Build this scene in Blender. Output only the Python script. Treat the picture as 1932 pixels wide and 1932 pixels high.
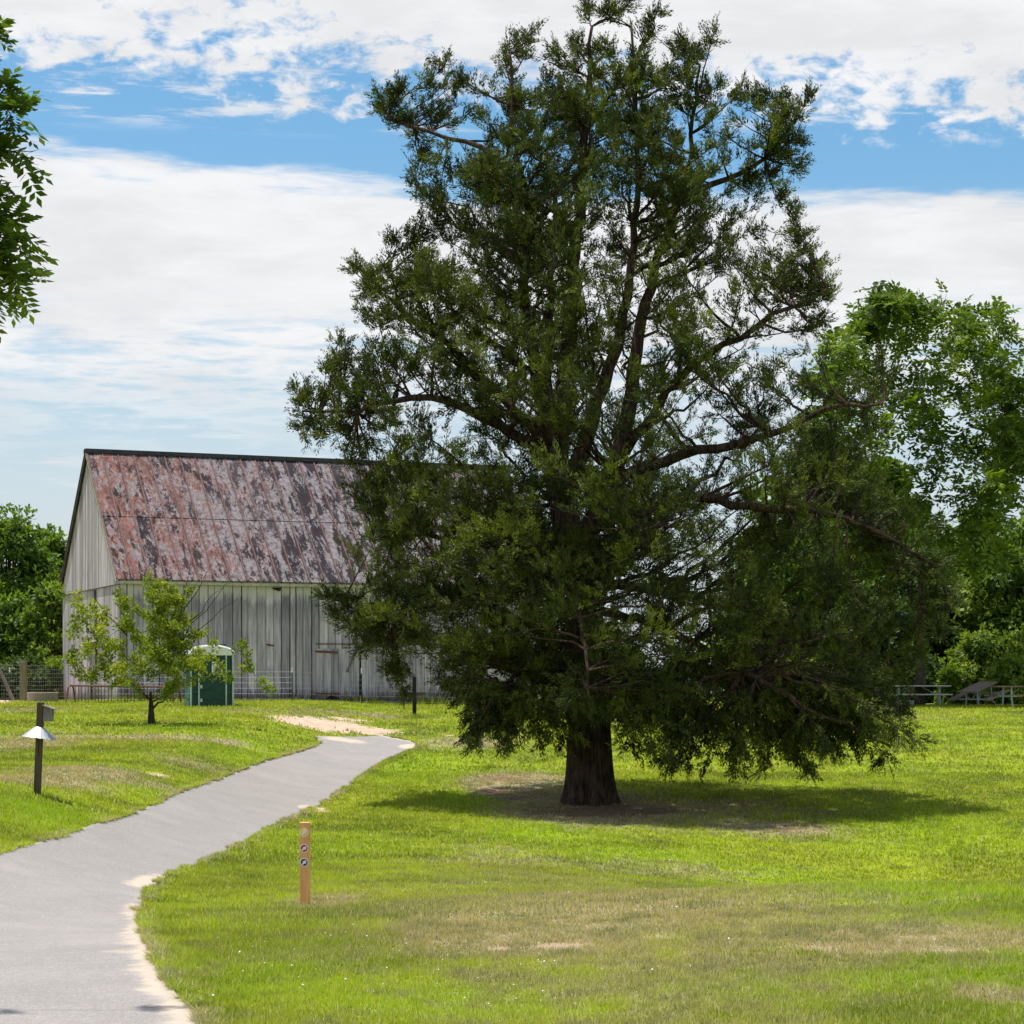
import bpy, math, random
import numpy as np
from mathutils import Vector, Matrix

C = bpy.context.scene
for o in list(bpy.data.objects): bpy.data.objects.remove(o)
col = C.collection
R = math.radians
rng = np.random.default_rng(11)
random.seed(11)

# ------------------------------------------------------------------ camera
EYE = 1.7
FPX = 3982.0            # focal length in units of a 1932 px wide frame
CX, HY = 966.0, 1280.0  # frame centre column, horizon row
cam_d = bpy.data.cameras.new('camera'); cam = bpy.data.objects.new('camera', cam_d); col.objects.link(cam)
cam.location = (0, 0, EYE); cam.rotation_euler = (R(90), 0, 0)
cam_d.sensor_width = 36; cam_d.lens = 36*FPX/1932; cam_d.shift_y = (HY-966)/1932
cam_d.clip_start = .1; cam_d.clip_end = 3000
C.camera = cam
C.render.resolution_x = 1024; C.render.resolution_y = 1024

# ------------------------------------------------------------------ light
SUN = Vector((-.19, .05, .975)).normalized()
sd = bpy.data.lights.new('sun', 'SUN'); sd.energy = 5.0; sd.angle = R(.6); sd.color = (1, .96, .905)
so = bpy.data.objects.new('sun', sd); col.objects.link(so)
so.rotation_euler = SUN.to_track_quat('Z', 'Y').to_euler()
C.view_settings.view_transform = 'Standard'; C.view_settings.look = 'None'
C.view_settings.exposure = 0.30; C.view_settings.gamma = 1

# node helper ------------------------------------------------------
class N:
    def __init__(s, nt): s.nt = nt; s.n = nt.nodes; s.l = nt.links
    def __call__(s, t, **kw):
        n = s.n.new(t)
        for k, v in kw.items():
            if k.startswith('_'): setattr(n, k[1:], v)
        return n
    def put(s, v, sock):
        if isinstance(v, bpy.types.NodeSocket): s.l.new(v, sock)
        elif v is not None:
            if isinstance(v, tuple) and len(v) == 3 and sock.type == 'RGBA': v = v+(1,)
            sock.default_value = v
    def m(s, op, a, b=None, c=None, clamp=False):
        n = s.n.new('ShaderNodeMath'); n.operation = op; n.use_clamp = clamp
        s.put(a, n.inputs[0]); s.put(b, n.inputs[1]); s.put(c, n.inputs[2]); return n.outputs[0]
    def mix(s, f, a, b, bt='MIX'):
        n = s.n.new('ShaderNodeMix'); n.data_type = 'RGBA'; n.blend_type = bt
        s.put(f, n.inputs[0]); s.put(a, n.inputs[6]); s.put(b, n.inputs[7]); return n.outputs[2]
    def ramp(s, v, a, b, c=0., d=1., smooth=True):
        n = s.n.new('ShaderNodeMapRange'); n.interpolation_type = 'SMOOTHSTEP' if smooth else 'LINEAR'
        s.put(v, n.inputs[0]); s.put(a, n.inputs[1]); s.put(b, n.inputs[2]); s.put(c, n.inputs[3]); s.put(d, n.inputs[4]); return n.outputs[0]
    def noise(s, vec, scale, detail=4, rough=.55, dist=0, sc3=None):
        if sc3:
            mp = s.n.new('ShaderNodeMapping'); s.put(vec, mp.inputs[0]); mp.inputs['Scale'].default_value = sc3; vec = mp.outputs[0]
        n = s.n.new('ShaderNodeTexNoise'); s.put(vec, n.inputs['Vector'])
        n.inputs['Scale'].default_value = scale; n.inputs['Detail'].default_value = detail
        n.inputs['Roughness'].default_value = rough; n.inputs['Distortion'].default_value = dist
        return n.outputs[0]
    def attr(s, name): return s('ShaderNodeAttribute', _attribute_name=name).outputs['Fac']
    def pos(s): return s.n.new('ShaderNodeNewGeometry').outputs['Position']
    def obj(s): return s.n.new('ShaderNodeTexCoord').outputs['Object']
    def xyz(s, v):
        n = s.n.new('ShaderNodeSeparateXYZ'); s.put(v, n.inputs[0]); return n.outputs
    def bump(s, h, strength=.5, dist=.02):
        n = s.n.new('ShaderNodeBump'); s.put(h, n.inputs['Height']); n.inputs['Strength'].default_value = strength; n.inputs['Distance'].default_value = dist
        return n.outputs[0]

# ------------------------------------------------------------------ world
W = bpy.data.worlds.new('World'); C.world = W; W.use_nodes = True
W.node_tree.nodes.clear(); g = N(W.node_tree)
sky = g('ShaderNodeTexSky', _sky_type='NISHITA', _sun_disc=False)
sky.sun_elevation = math.asin(SUN.z); sky.sun_rotation = math.atan2(SUN.x, SUN.y)
sky.air_density = 1.0; sky.dust_density = 1.2; sky.ozone_density = 1.6
dirv = g('ShaderNodeTexCoord').outputs['Generated']
x, y, z = g.xyz(dirv)
hs = g('ShaderNodeHueSaturation'); hs.inputs['Hue'].default_value = .488; hs.inputs['Saturation'].default_value = 1.30; hs.inputs['Value'].default_value = 1.25
W.node_tree.links.new(sky.outputs[0], hs.inputs['Color'])
blue = hs.outputs[0]
u = g.m('DIVIDE', x, g.m('MAXIMUM', g.m('ABSOLUTE', y), .35))
n1 = g.noise(dirv, 7, 5, .5, .3, (1, 1, 5))      # broad streaks
n2 = g.noise(dirv, 58, 4, .60, .25, (1, 1, 1.9))  # mottling
n3 = g.noise(dirv, 20, 6, .6, .2, (1, 1, 7))
zt = g.m('ADD', z, g.m('MULTIPLY', u, .040))
zt = g.m('ADD', zt, g.m('MULTIPLY', g.m('SUBTRACT', n1, .5), .036))
zt = g.m('ADD', zt, g.m('MULTIPLY', g.m('SUBTRACT', n3, .5), .022))
bandtop = g.ramp(zt, .230, .2195)
bandlow = g.ramp(g.m('ADD', z, g.m('MULTIPLY', g.m('SUBTRACT', n3, .5), .16)), .096, .150)
streak_hole = g.m('MULTIPLY', g.ramp(n3, .47, .66), g.ramp(z, .182, .150))
band = g.m('MULTIPLY', g.m('MULTIPLY', bandtop, bandlow), g.m('SUBTRACT', 1, g.m('MULTIPLY', streak_hole, .75)))
# upper mottled sheet
upz = g.m('ADD', z, g.m('MULTIPLY', u, .06))
upz = g.m('ADD', upz, g.m('MULTIPLY', g.m('SUBTRACT', n1, .5), .07))
upc = g.ramp(upz, .215, .345)
up = g.m('MULTIPLY', g.ramp(g.m('ADD', g.m('MULTIPLY', g.m('SUBTRACT', n2, .18), 1.0), g.m('MULTIPLY', upc, .80)), .53, .77), g.ramp(z, .232, .250))
fade = g.ramp(z, .34, .62, 1, .25)
up = g.m('MULTIPLY', up, fade)
# thin streaks inside the blue gap
st = g.m('MULTIPLY', g.ramp(n3, .50, .66), g.m('MULTIPLY', g.ramp(z, .246, .258), g.ramp(z, .285, .272)))
lowst = g.m('MULTIPLY', g.ramp(g.noise(dirv, 16, 5, .55, .2, (1, 1, 9)), .52, .70), g.m('MULTIPLY', g.ramp(z, .03, .07), g.ramp(z, .15, .11)))
cl = g.m('MAXIMUM', g.m('MAXIMUM', band, up), g.m('MAXIMUM', g.m('MULTIPLY', st, .8), g.m('MULTIPLY', lowst, .6)))
cl = g.m('MULTIPLY', cl, .97)
shade = g.ramp(g.noise(dirv, 12, 5, .6, .3, (1, 1, 4)), .3, .7, .90, 1.05)
cb = g('ShaderNodeVectorMath', _operation='SCALE'); cb.inputs[0].default_value = (7.3, 7.3, 7.4)
W.node_tree.links.new(shade, cb.inputs['Scale'])
haze_low = g.ramp(z, .24, .03, 0, .88)
blue2 = g.mix(haze_low, blue, (5.3, 5.9, 6.35))
skyc = g.mix(cl, blue2, cb.outputs[0])
bg = g('ShaderNodeBackground'); W.node_tree.links.new(skyc, bg.inputs[0]); bg.inputs[1].default_value = .1
wo = g('ShaderNodeOutputWorld'); W.node_tree.links.new(bg.outputs[0], wo.inputs[0])

# ------------------------------------------------------------------ terrain
PY = [-60, 0, 8, 15, 22, 32, 43, 55, 65, 76, 90, 120, 200, 400, 900]
PZ = [-1.6, -1.6, -1.72, -2.0, -2.4, -2.68, -2.62, -1.95, -1.45, -1.05, -1.0, -1.5, -3, -5, -8]
AY = [0, 10, 16, 24, 30, 45, 55, 75, 95]
AZ = [0, 0, .3, .9, 1.12, .9, .7, .2, .05]
_fy = np.linspace(-60, 900, 9601); _fz = np.interp(_fy, PY, PZ); _fa = np.interp(_fy, AY, AZ)
_k = np.exp(-np.linspace(-2.2, 2.2, 61)**2); _k /= _k.sum()
_fz = np.convolve(np.pad(_fz, 30, mode='edge'), _k, 'valid'); _fa = np.convolve(np.pad(_fa, 30, mode='edge'), _k, 'valid')
_tab = np.random.default_rng(5).random((256, 256))
def vn(x, y, s=1.0, seed=0):
    x = np.asarray(x, float)*s+seed*17.3+1000; y = np.asarray(y, float)*s+seed*9.1+1000
    xi = np.floor(x).astype(int); yi = np.floor(y).astype(int); fx = x-xi; fy = y-yi
    fx = fx*fx*(3-2*fx); fy = fy*fy*(3-2*fy)
    a = _tab[xi % 256, yi % 256]; b = _tab[(xi+1) % 256, yi % 256]; c = _tab[xi % 256, (yi+1) % 256]; d = _tab[(xi+1) % 256, (yi+1) % 256]
    return (a*(1-fx)+b*fx)*(1-fy)+(c*(1-fx)+d*fx)*fy
def fbm(x, y, s=1.0, seed=0): return (vn(x, y, s, seed)+.5*vn(x, y, s*2.1, seed+1)+.25*vn(x, y, s*4.3, seed+2))/1.75
def sstep(a, b, v):
    t = np.clip((v-a)/(b-a), 0, 1); return t*t*(3-2*t)
def H(x, y):
    x = np.asarray(x, float); y = np.asarray(y, float)
    h = EYE+np.interp(y, _fy, _fz)+np.interp(y, _fy, _fa)*sstep(-3.2, -8.2, x)
    h = h-.75*np.exp(-((x-7.0)/4.6)**2-((y-31)/6.5)**2)
    h = h+.36*np.exp(-((x-4)/5)**2-((y-19)/4.5)**2)
    h = h+.05*(fbm(x, y, .25)-.5)*np.clip((y-5)/10, 0, 1)
    return h
def h1(x, y): return float(H(x, y))
def at(px, py, Y): return Vector(((px-CX)/FPX*Y, Y, EYE+(HY-py)/FPX*Y))
def gnd(px, py, y0=4.0):
    ys = np.arange(y0, 160, .02); X = (px-CX)/FPX*ys; Z = EYE+(HY-py)/FPX*ys
    i = np.argmax(Z <= H(X, ys)); Y = ys[i] if Z[i] <= H(X[i], ys[i]) else 110.
    return Vector(((px-CX)/FPX*Y, Y, h1((px-CX)/FPX*Y, Y)))

# ------------------------------------------------------------------ mesh builders
def tag(o, label=None, cat=None, group=None, kind=None):
    if label: o['label'] = label
    if cat: o['category'] = cat
    if group: o['group'] = group
    if kind: o['kind'] = kind
    return o
def empty(name, loc, rz=0, **kw):
    o = bpy.data.objects.new(name, None); col.objects.link(o); o.location = loc; o.rotation_euler = (0, 0, rz)
    o.empty_display_size = .2
    return tag(o, **kw)
def mesh_np(name, V, F, mat, parent=None, attrs=None, smooth=False):
    """V (n,3) ; F (m,k) constant k"""
    V = np.asarray(V, np.float32); F = np.asarray(F, np.int32)
    me = bpy.data.meshes.new(name); m, k = F.shape
    me.vertices.add(len(V)); me.vertices.foreach_set('co', V.ravel())
    me.loops.add(m*k); me.loops.foreach_set('vertex_index', F.ravel())
    me.polygons.add(m); me.polygons.foreach_set('loop_start', np.arange(m, dtype=np.int32)*k)
    me.update(calc_edges=True)
    if smooth: me.polygons.foreach_set('use_smooth', np.ones(m, bool))
    for n, a in (attrs or {}).items():
        at_ = me.attributes.new(n, 'FLOAT', 'POINT'); at_.data.foreach_set('value', np.asarray(a, np.float32))
    me.materials.append(mat)
    o = bpy.data.objects.new(name, me); col.objects.link(o); o.parent = parent
    return o
class MB:
    def __init__(s): s.v = []; s.f = []; s.r = []
    def add(s, V, F, rnd=None):
        b = len(s.v); s.v += [tuple(map(float, p)) for p in V]; s.f += [tuple(b+i for i in f) for f in F]
        s.r += [random.random() if rnd is None else rnd]*len(V); return s
    def box(s, c, d, rot=None, rnd=None, taper=1):
        hx, hy, hz = d[0]/2, d[1]/2, d[2]/2; V = []
        for k, t in ((-hz, 1), (hz, taper)):
            V += [(-hx*t, -hy*t, k), (hx*t, -hy*t, k), (hx*t, hy*t, k), (-hx*t, hy*t, k)]
        if rot is not None: V = [rot @ Vector(p) for p in V]
        V = [(p[0]+c[0], p[1]+c[1], p[2]+c[2]) for p in V]
        return s.add(V, [(0, 3, 2, 1), (4, 5, 6, 7), (0, 1, 5, 4), (1, 2, 6, 5), (2, 3, 7, 6), (3, 0, 4, 7)], rnd)
    def bar(s, a, b, w, t=None, rnd=None):
        a = Vector(a); b = Vector(b); d = b-a
        q = d.to_track_quat('Z', 'Y').to_matrix()
        return s.box((a+b)/2, (w, t or w, d.length), q, rnd)
    def tube(s, pts, rad, n=7, cap=True, rnd=None):
        pts = [Vector(p) for p in pts]; rad = rad if hasattr(rad, '__len__') else [rad]*len(pts)
        V = []; F = []; ref = Vector((0.31, .17, .93))
        for i, p in enumerate(pts):
            d = (pts[min(i+1, len(pts)-1)]-pts[max(i-1, 0)]).normalized()
            if i == 0: a = d.cross(ref if abs(d.dot(ref)) < .9 else Vector((1, 0, 0))).normalized()
            else: a = (a-d*a.dot(d)).normalized()
            b = d.cross(a)
            for k in range(n):
                t = 2*math.pi*k/n; V.append(p+(a*math.cos(t)+b*math.sin(t))*rad[i])
        for i in range(len(pts)-1):
            for k in range(n):
                F.append((i*n+k, i*n+(k+1) % n, (i+1)*n+(k+1) % n, (i+1)*n+k))
        if cap: F.append(tuple(range(n))[::-1]); F.append(tuple((len(pts)-1)*n+k for k in range(n)))
        return s.add(V, F, rnd)
    def prism(s, poly, d0, d1, axis='y', rnd=None):
        n = len(poly); V = []
        for d in (d0, d1):
            for a, b in poly: V.append((a, d, b) if axis == 'y' else ((a, b, d) if axis == 'z' else (d, a, b)))
        F = [tuple(range(n)), tuple(range(2*n-1, n-1, -1))]+[(i, n+i, n+(i+1) % n, (i+1) % n) for i in range(n)]
        return s.add(V, F, rnd)
    def build(s, name, mat, parent=None, smooth=False, bevel=0):
        me = bpy.data.meshes.new(name); me.from_pydata(s.v, [], s.f); me.materials.append(mat)
        a = me.attributes.new('rnd', 'FLOAT', 'POINT'); a.data.foreach_set('value', np.array(s.r, np.float32))
        if smooth: me.polygons.foreach_set('use_smooth', [True]*len(me.polygons))
        o = bpy.data.objects.new(name, me); col.objects.link(o); o.parent = parent
        if bevel:
            m = o.modifiers.new('bevel', 'BEVEL'); m.width = bevel; m.segments = 2; m.limit_method = 'ANGLE'
        return o

# ------------------------------------------------------------------ materials
def mat(name, fn, rough=.8, spec=.3, metal=0):
    m = bpy.data.materials.new(name); m.use_nodes = True; nt = m.node_tree; nt.nodes.clear(); g = N(nt)
    b = g('ShaderNodeBsdfPrincipled'); o = g('ShaderNodeOutputMaterial'); nt.links.new(b.outputs[0], o.inputs[0])
    b.inputs['Roughness'].default_value = rough; b.inputs['Metallic'].default_value = metal
    b.inputs['Specular IOR Level'].default_value = spec
    r = fn(g, b)
    if r is not None: g.put(r, b.inputs['Base Color'])
    return m
def simple(name, c1, c2=None, scale=8, rough=.7, spec=.3, metal=0, sc3=None, bump=.2):
    c2 = c2 or tuple(k*.7 for k in c1)
    def fn(g, b):
        n = g.noise(g.obj(), scale, 5, .6, 0, sc3)
        g.put(g.bump(n, bump, .01), b.inputs['Normal'])
        v = g.m('ADD', g.ramp(n, .3, .7), g.m('MULTIPLY', g.m('SUBTRACT', g.attr('rnd'), .5), .3), clamp=True)
        return g.mix(v, c2, c1)
    return mat(name, fn, rough, spec, metal)
def leafmat(name, dark, mid, light, trans=.35, tcol=None, rough=.55):
    """leaf colour: from the per-leaf value 'v' (kind of leaf), with painted top light in dense trees"""
    m = bpy.data.materials.new(name); m.use_nodes = True; nt = m.node_tree; nt.nodes.clear(); g = N(nt)
    v = g.attr('v')
    c = g.mix(g.ramp(v, 0, .5, smooth=False), dark, mid); c = g.mix(g.ramp(v, .5, 1, smooth=False), c, light)
    b = g('ShaderNodeBsdfPrincipled'); g.put(c, b.inputs['Base Color']); b.inputs['Roughness'].default_value = rough
    b.inputs['Specular IOR Level'].default_value = .25
    t = g('ShaderNodeBsdfTranslucent'); g.put(g.mix(1, c, tcol or (1.5, 1.5, .6), 'MULTIPLY'), t.inputs[0])
    mx = g('ShaderNodeMixShader'); mx.inputs[0].default_value = trans
    nt.links.new(b.outputs[0], mx.inputs[1]); nt.links.new(t.outputs[0], mx.inputs[2])
    o = g('ShaderNodeOutputMaterial'); nt.links.new(mx.outputs[0], o.inputs[0])
    return m
def bark(name, c1, c2, scale=6):
    def fn(g, b):
        p = g.obj(); n = g.noise(p, scale, 6, .65, .2, (3.2, 3.2, .35)); n2 = g.noise(p, 3, 4)
        g.put(g.bump(n, .9, .05), b.inputs['Normal'])
        return g.mix(g.ramp(g.m('ADD', g.m('MULTIPLY', n, .75), g.m('MULTIPLY', n2, .25)), .38, .62), c2, c1)
    return mat(name, fn, .95, .1)

M = {}
def lawn_color(g):
    p = g.pos(); dry = g.attr('dry'); 
    a = g.noise(p, .55, 5, .6); b_ = g.noise(p, 2.6, 4, .6); c_ = g.noise(p, .16, 3, .5)
    green = g.mix(g.ramp(a, .36, .62), (.150, .195, .015), (.310, .375, .022))
    green = g.mix(g.m('MULTIPLY', g.ramp(c_, .45, .62), .55), green, (.340, .375, .028))
    green = g.mix(g.m('MULTIPLY', g.ramp(b_, .50, .68), .65), green, (.120, .150, .026))
    green = g.mix(g.m('MULTIPLY', g.ramp(g.noise(p, 6.5, 4, .7), .57, .70), .4), green, (.34, .29, .12))
    green = g.mix(g.m('MULTIPLY', g.attr('lush'), .85), green, (.270, .390, .010))
    tan = g.mix(g.ramp(b_, .35, .65), (.43, .345, .225), (.25, .235, .125))
    d = g.ramp(g.m('ADD', dry, g.m('MULTIPLY', g.m('SUBTRACT', b_, .5), 1.1)), .22, .66)
    return green, tan, d
def f_ground(g, b):
    green, tan, d = lawn_color(g); p = g.pos()
    fine = g.noise(p, 38, 3, .7); dirt = g.attr('dirt')
    c = g.mix(d, green, tan)
    c = g.mix(g.ramp(fine, .35, .7), g.mix(1, c, (.55, .58, .5), 'MULTIPLY'), c)
    dn = g.ramp(g.m('ADD', dirt, g.m('MULTIPLY', g.m('SUBTRACT', g.noise(p, 1.8, 6, .75), .5), 1.4)), .42, .62)
    dc = g.mix(g.ramp(g.noise(p, 3.5, 5, .7), .3, .7), (.38, .27, .18), (.56, .44, .33))
    bare = g.mix(g.noise(p, 9, 5, .8), (.22, .15, .085), (.44, .33, .22)); shaded_soil = g.mix(g.ramp(g.noise(p, 11, 5, .8), .38, .62), (.10, .065, .04), (.27, .175, .105))  # second mix: dark brown cedar soil, crown shade included in the colour
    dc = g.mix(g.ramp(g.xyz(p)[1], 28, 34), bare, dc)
    c = g.mix(dn, c, g.mix(g.ramp(g.attr('shady'), .3, .7), dc, shaded_soil))
    g.put(g.bump(fine, .6, .03), b.inputs['Normal'])
    return c
M['ground'] = mat('lawn_ground', f_ground, .95, .1)
def blade_mat():
    m = bpy.data.materials.new('grass_blade'); m.use_nodes = True; nt = m.node_tree; nt.nodes.clear(); g = N(nt)
    green, tan, d = lawn_color(g)
    c = g.mix(g.m('MULTIPLY', d, g.ramp(g.attr('rnd'), .05, .35, .45, 1)), green, tan)
    r = g.attr('rnd')
    c = g.mix(g.ramp(r, .86, .95), c, (.38, .33, .15))
    c = g.mix(1, c, g.mix(r, (.72, .74, .7), (1.25, 1.22, 1.15)), 'MULTIPLY')
    b = g('ShaderNodeBsdfPrincipled'); g.put(c, b.inputs['Base Color']); b.inputs['Roughness'].default_value = .5; b.inputs['Specular IOR Level'].default_value = .2
    t = g('ShaderNodeBsdfTranslucent'); g.put(g.mix(1, c, (1.3, 1.35, .6), 'MULTIPLY'), t.inputs[0])
    mx = g('ShaderNodeMixShader'); mx.inputs[0].default_value = .4
    nt.links.new(b.outputs[0], mx.inputs[1]); nt.links.new(t.outputs[0], mx.inputs[2])
    o = g('ShaderNodeOutputMaterial'); nt.links.new(mx.outputs[0], o.inputs[0]); return m
M['blade'] = blade_mat()
def f_path(g, b):
    p = g.pos(); n = g.noise(p, 1.3, 5, .65); f = g.noise(p, 70, 3, .8); s = g.noise(p, .5, 5, .65, .3)
    c = g.mix(g.ramp(n, .3, .7), (.285, .262, .242), (.318, .292, .270))
    c = g.mix(g.ramp(f, .38, .62), g.mix(1, c, (.66, .66, .67), 'MULTIPLY'), c)
    c = g.mix(g.m('MULTIPLY', g.ramp(g.noise(p, 22, 4, .8), .50, .66), .35), c, (.42, .40, .38))
    c = g.mix(g.m('MULTIPLY', g.ramp(g.noise(p, .9, 6, .75, .8), .56, .62), .28), c, (.22, .205, .195))
    c = g.mix(g.m('MULTIPLY', g.ramp(s, .50, .70), .22), c, (.37, .335, .31))
    e = g.m('ADD', g.attr('sand'), g.m('MULTIPLY', g.m('SUBTRACT', g.noise(p, 1.5, 6, .7), .5), .9))
    c = g.mix(g.ramp(e, .42, .66), c, g.mix(f, (.38, .31, .24), (.53, .445, .36)))
    g.put(g.bump(f, .5, .006), b.inputs['Normal'])
    return c
M['path'] = mat('asphalt_path', f_path, .9, .2)
def f_wall(c1, c2, topwhite, warm=0):
    def fn(g, b):
        p = g.obj(); X, Y, Z = g.xyz(p); r = g.attr('rnd')
        off = g('ShaderNodeCombineXYZ'); g.put(g.m('MULTIPLY', r, 37), off.inputs[0]); g.put(g.m('MULTIPLY', r, 11), off.inputs[2])
        ad = g('ShaderNodeVectorMath', _operation='ADD'); g.put(p, ad.inputs[0]); g.put(off.outputs[0], ad.inputs[1]); q = ad.outputs[0]
        n = g.noise(q, 2.6, 6, .7, .2, (3.2, 3.2, .22)); n2 = g.noise(q, 1.1, 5, .65, .5, (1.6, 1.6, .4)); n3 = g.noise(q, 7, 5, .7, 0, (3, 3, .35))
        c = g.mix(g.ramp(n, .3, .68), c2, c1)
        c = g.mix(1, c, g.mix(r, (.62, .62, .64), (1.22, 1.21, 1.20)), 'MULTIPLY')
        c = g.mix(g.m('MULTIPLY', g.ramp(n2, .55, .75), .55), c, tuple(k*.45 for k in c2))
        c = g.mix(g.m('MULTIPLY', g.ramp(n3, .62, .72), .6), c, tuple(k*.5 for k in c2))
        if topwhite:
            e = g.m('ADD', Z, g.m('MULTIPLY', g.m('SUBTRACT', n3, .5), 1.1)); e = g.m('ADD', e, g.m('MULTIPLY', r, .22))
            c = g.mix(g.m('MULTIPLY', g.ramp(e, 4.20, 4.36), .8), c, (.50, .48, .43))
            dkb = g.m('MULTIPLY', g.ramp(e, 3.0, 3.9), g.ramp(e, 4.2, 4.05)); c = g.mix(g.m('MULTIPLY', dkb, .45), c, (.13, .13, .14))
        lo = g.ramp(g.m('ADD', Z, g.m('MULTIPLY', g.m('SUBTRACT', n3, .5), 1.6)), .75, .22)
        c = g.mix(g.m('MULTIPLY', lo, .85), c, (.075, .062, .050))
        g.put(g.bump(n, .5, .01), b.inputs['Normal'])
        return c
    return fn
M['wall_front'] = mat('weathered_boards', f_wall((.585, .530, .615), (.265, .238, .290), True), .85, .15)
M['wall_gable'] = mat('silvered_boards', f_wall((.52, .472, .510), (.285, .255, .275), False), .85, .15)
def f_roof(g, b):
    p = g.obj(); X, Y, Z = g.xyz(p)
    big = g.noise(p, .22, 4, .6, .3, (1, .6, .6)); m1 = g.noise(p, .8, 7, .75, .6, (1.5, .6, .6)); m2 = g.noise(p, 4.2, 7, .85, .5, (1.5, .6, .6))
    st = g.noise(p, 1.25, 6, .62, .4, (2.0, .48, .48)); pale = g.noise(p, 5.5, 6, .85, .3)
    c = g.mix(g.ramp(pale, .36, .62), (.115, .098, .100), (.255, .228, .238))
    # rust, stronger towards the left end
    rust = g.ramp(g.m('ADD', g.m('MULTIPLY', m2, .7), g.m('ADD', g.m('MULTIPLY', m1, .45), g.ramp(X, 0, 12, .075, -.03, False))), .612, .648)
    c = g.mix(g.m('MULTIPLY', rust, .82), c, g.mix(g.ramp(m1, .4, .6), (.235, .078, .042), (.145, .062, .048)))
    drk = g.ramp(g.m('ADD', g.m('MULTIPLY', st, .85), g.m('MULTIPLY', g.m('ADD', g.m('SUBTRACT', m2, .5), g.m('MULTIPLY', g.m('MULTIPLY', g.ramp(X, 3.5, 8.0), g.ramp(X, 13, 10)), .07)), .95)), .462, .482)
    drk = g.m('MULTIPLY', drk, g.ramp(big, .34, .54, .8, 1))
    c = g.mix(g.m('MULTIPLY', drk, .93), c, (.022, .020, .024))
    # stains beside the seams
    fx = g.m('FRACT', g.m('DIVIDE', g.m('ADD', X, 49.76), .62)); sm = g.ramp(g.m('ABSOLUTE', g.m('SUBTRACT', fx, .5)), .33, .46)
    c = g.mix(g.m('MULTIPLY', g.m('MULTIPLY', sm, g.ramp(st, .3, .6)), .6), c, (.09, .045, .040))
    g.put(g.bump(m2, .3, .01), b.inputs['Normal'])
    return c
M['roof'] = mat('rusted_tin', f_roof, .95, .04)
M['seam'] = simple('rusted_seam', (.16, .085, .075), (.05, .035, .035), 7)
M['dark_cap'] = simple('dark_ridge_metal', (.06, .06, .075), (.03, .03, .035), 5)
M['trim'] = simple('pale_trim', (.50, .46, .38), (.30, .27, .22), 6)
M['dark'] = simple('dark_interior', (.012, .011, .011), (.006, .006, .006))
M['rust'] = simple('rusty_iron', (.19, .07, .045), (.09, .04, .03), 12)
M['bark_cedar'] = bark('cedar_bark', (.100, .066, .050), (.022, .015, .012))
M['bark_grey'] = bark('grey_bark', (.17, .15, .125), (.07, .06, .05))
M['bark_dark'] = bark('dark_bark', (.085, .068, .055), (.03, .024, .02))
M['post_brown'] = simple('stained_post', (.80, .42, .17), (.64, .31, .115), 9, sc3=(5, 5, .25))
M['post_old'] = simple('old_wood_post', (.115, .085, .058), (.04, .03, .022), 8, sc3=(4, 4, .3), rough=.9)
M['post_fence'] = simple('mossy_post', (.25, .225, .12), (.13, .115, .06), 8, sc3=(4, 4, .4), rough=.9)
M['wood_grey'] = simple('grey_wood', (.24, .215, .195), (.12, .105, .095), 8, sc3=(3, 3, .6), rough=.9)
M['white'] = simple('white_paint', (.78, .78, .77), (.68, .68, .67), 8, rough=.5)
M['yellow'] = simple('yellow_paint', (.90, .56, .03), (.85, .52, .03), rough=.5)
M['red'] = simple('red_paint', (.42, .015, .03), (.36, .012, .025), rough=.5)
M['navy'] = simple('navy_paint', (.022, .022, .11), (.018, .018, .09), rough=.5)
M['zinc'] = simple('galvanised_steel', (.58, .60, .61), (.42, .44, .46), 6, rough=.42, spec=.5, metal=.55)
M['zinc_dull'] = simple('dull_galvanised', (.36, .42, .39), (.25, .30, .28), 6, rough=.55)
M['greenp'] = simple('dark_green_plastic', (.008, .060, .050), (.005, .042, .036), 4, rough=.38, spec=.5, bump=.05)
M['greenl'] = simple('green_plastic_lit', (.022, .135, .110), (.014, .10, .085), 4, rough=.4, spec=.5, bump=.1)  # same plastic as the cabin, painted lighter for the sunlit left side
M['roofw'] = simple('white_plastic', (.78, .77, .78), (.60, .59, .60), 9, rough=.5)
M['frame'] = simple('pale_frame', (.50, .58, .54), (.40, .47, .44), 6, rough=.5)
M['black'] = simple('black_paint', (.012, .012, .013), (.008, .008, .008), rough=.6)
M['tpost'] = simple('green_steel', (.03, .045, .038), (.02, .03, .025), rough=.6)
M['wire'] = simple('fence_wire', (.30, .31, .30), (.20, .21, .20), rough=.5, metal=.5)
M['tabletop'] = simple('weathered_table', (.50, .45, .42), (.34, .30, .27), 8, sc3=(.6, 4, 4), rough=.85)
M['tablebrown'] = simple('brown_table', (.24, .17, .12), (.13, .09, .065), 8, sc3=(.6, 4, 4), rough=.85)
M['concrete'] = simple('pale_concrete', (.30, .25, .19), (.20, .165, .125), 14, rough=.95, bump=.6)
M['carpaint'] = simple('green_car_paint', (.012, .045, .040), (.010, .036, .033), rough=.25, spec=.6, bump=0)
M['glass'] = simple('car_glass', (.03, .045, .045), (.02, .03, .03), rough=.1, spec=.8, bump=0)
M['tyre'] = simple('tyre_rubber', (.015, .015, .015), (.01, .01, .01), rough=.9)
M['tyrehub'] = simple('hub_cap', (.6, .6, .6), (.5, .5, .5), rough=.4)
M['cedar'] = leafmat('cedar_leaf', (.018, .029, .008), (.062, .086, .013), (.180, .215, .026), .22)
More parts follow.
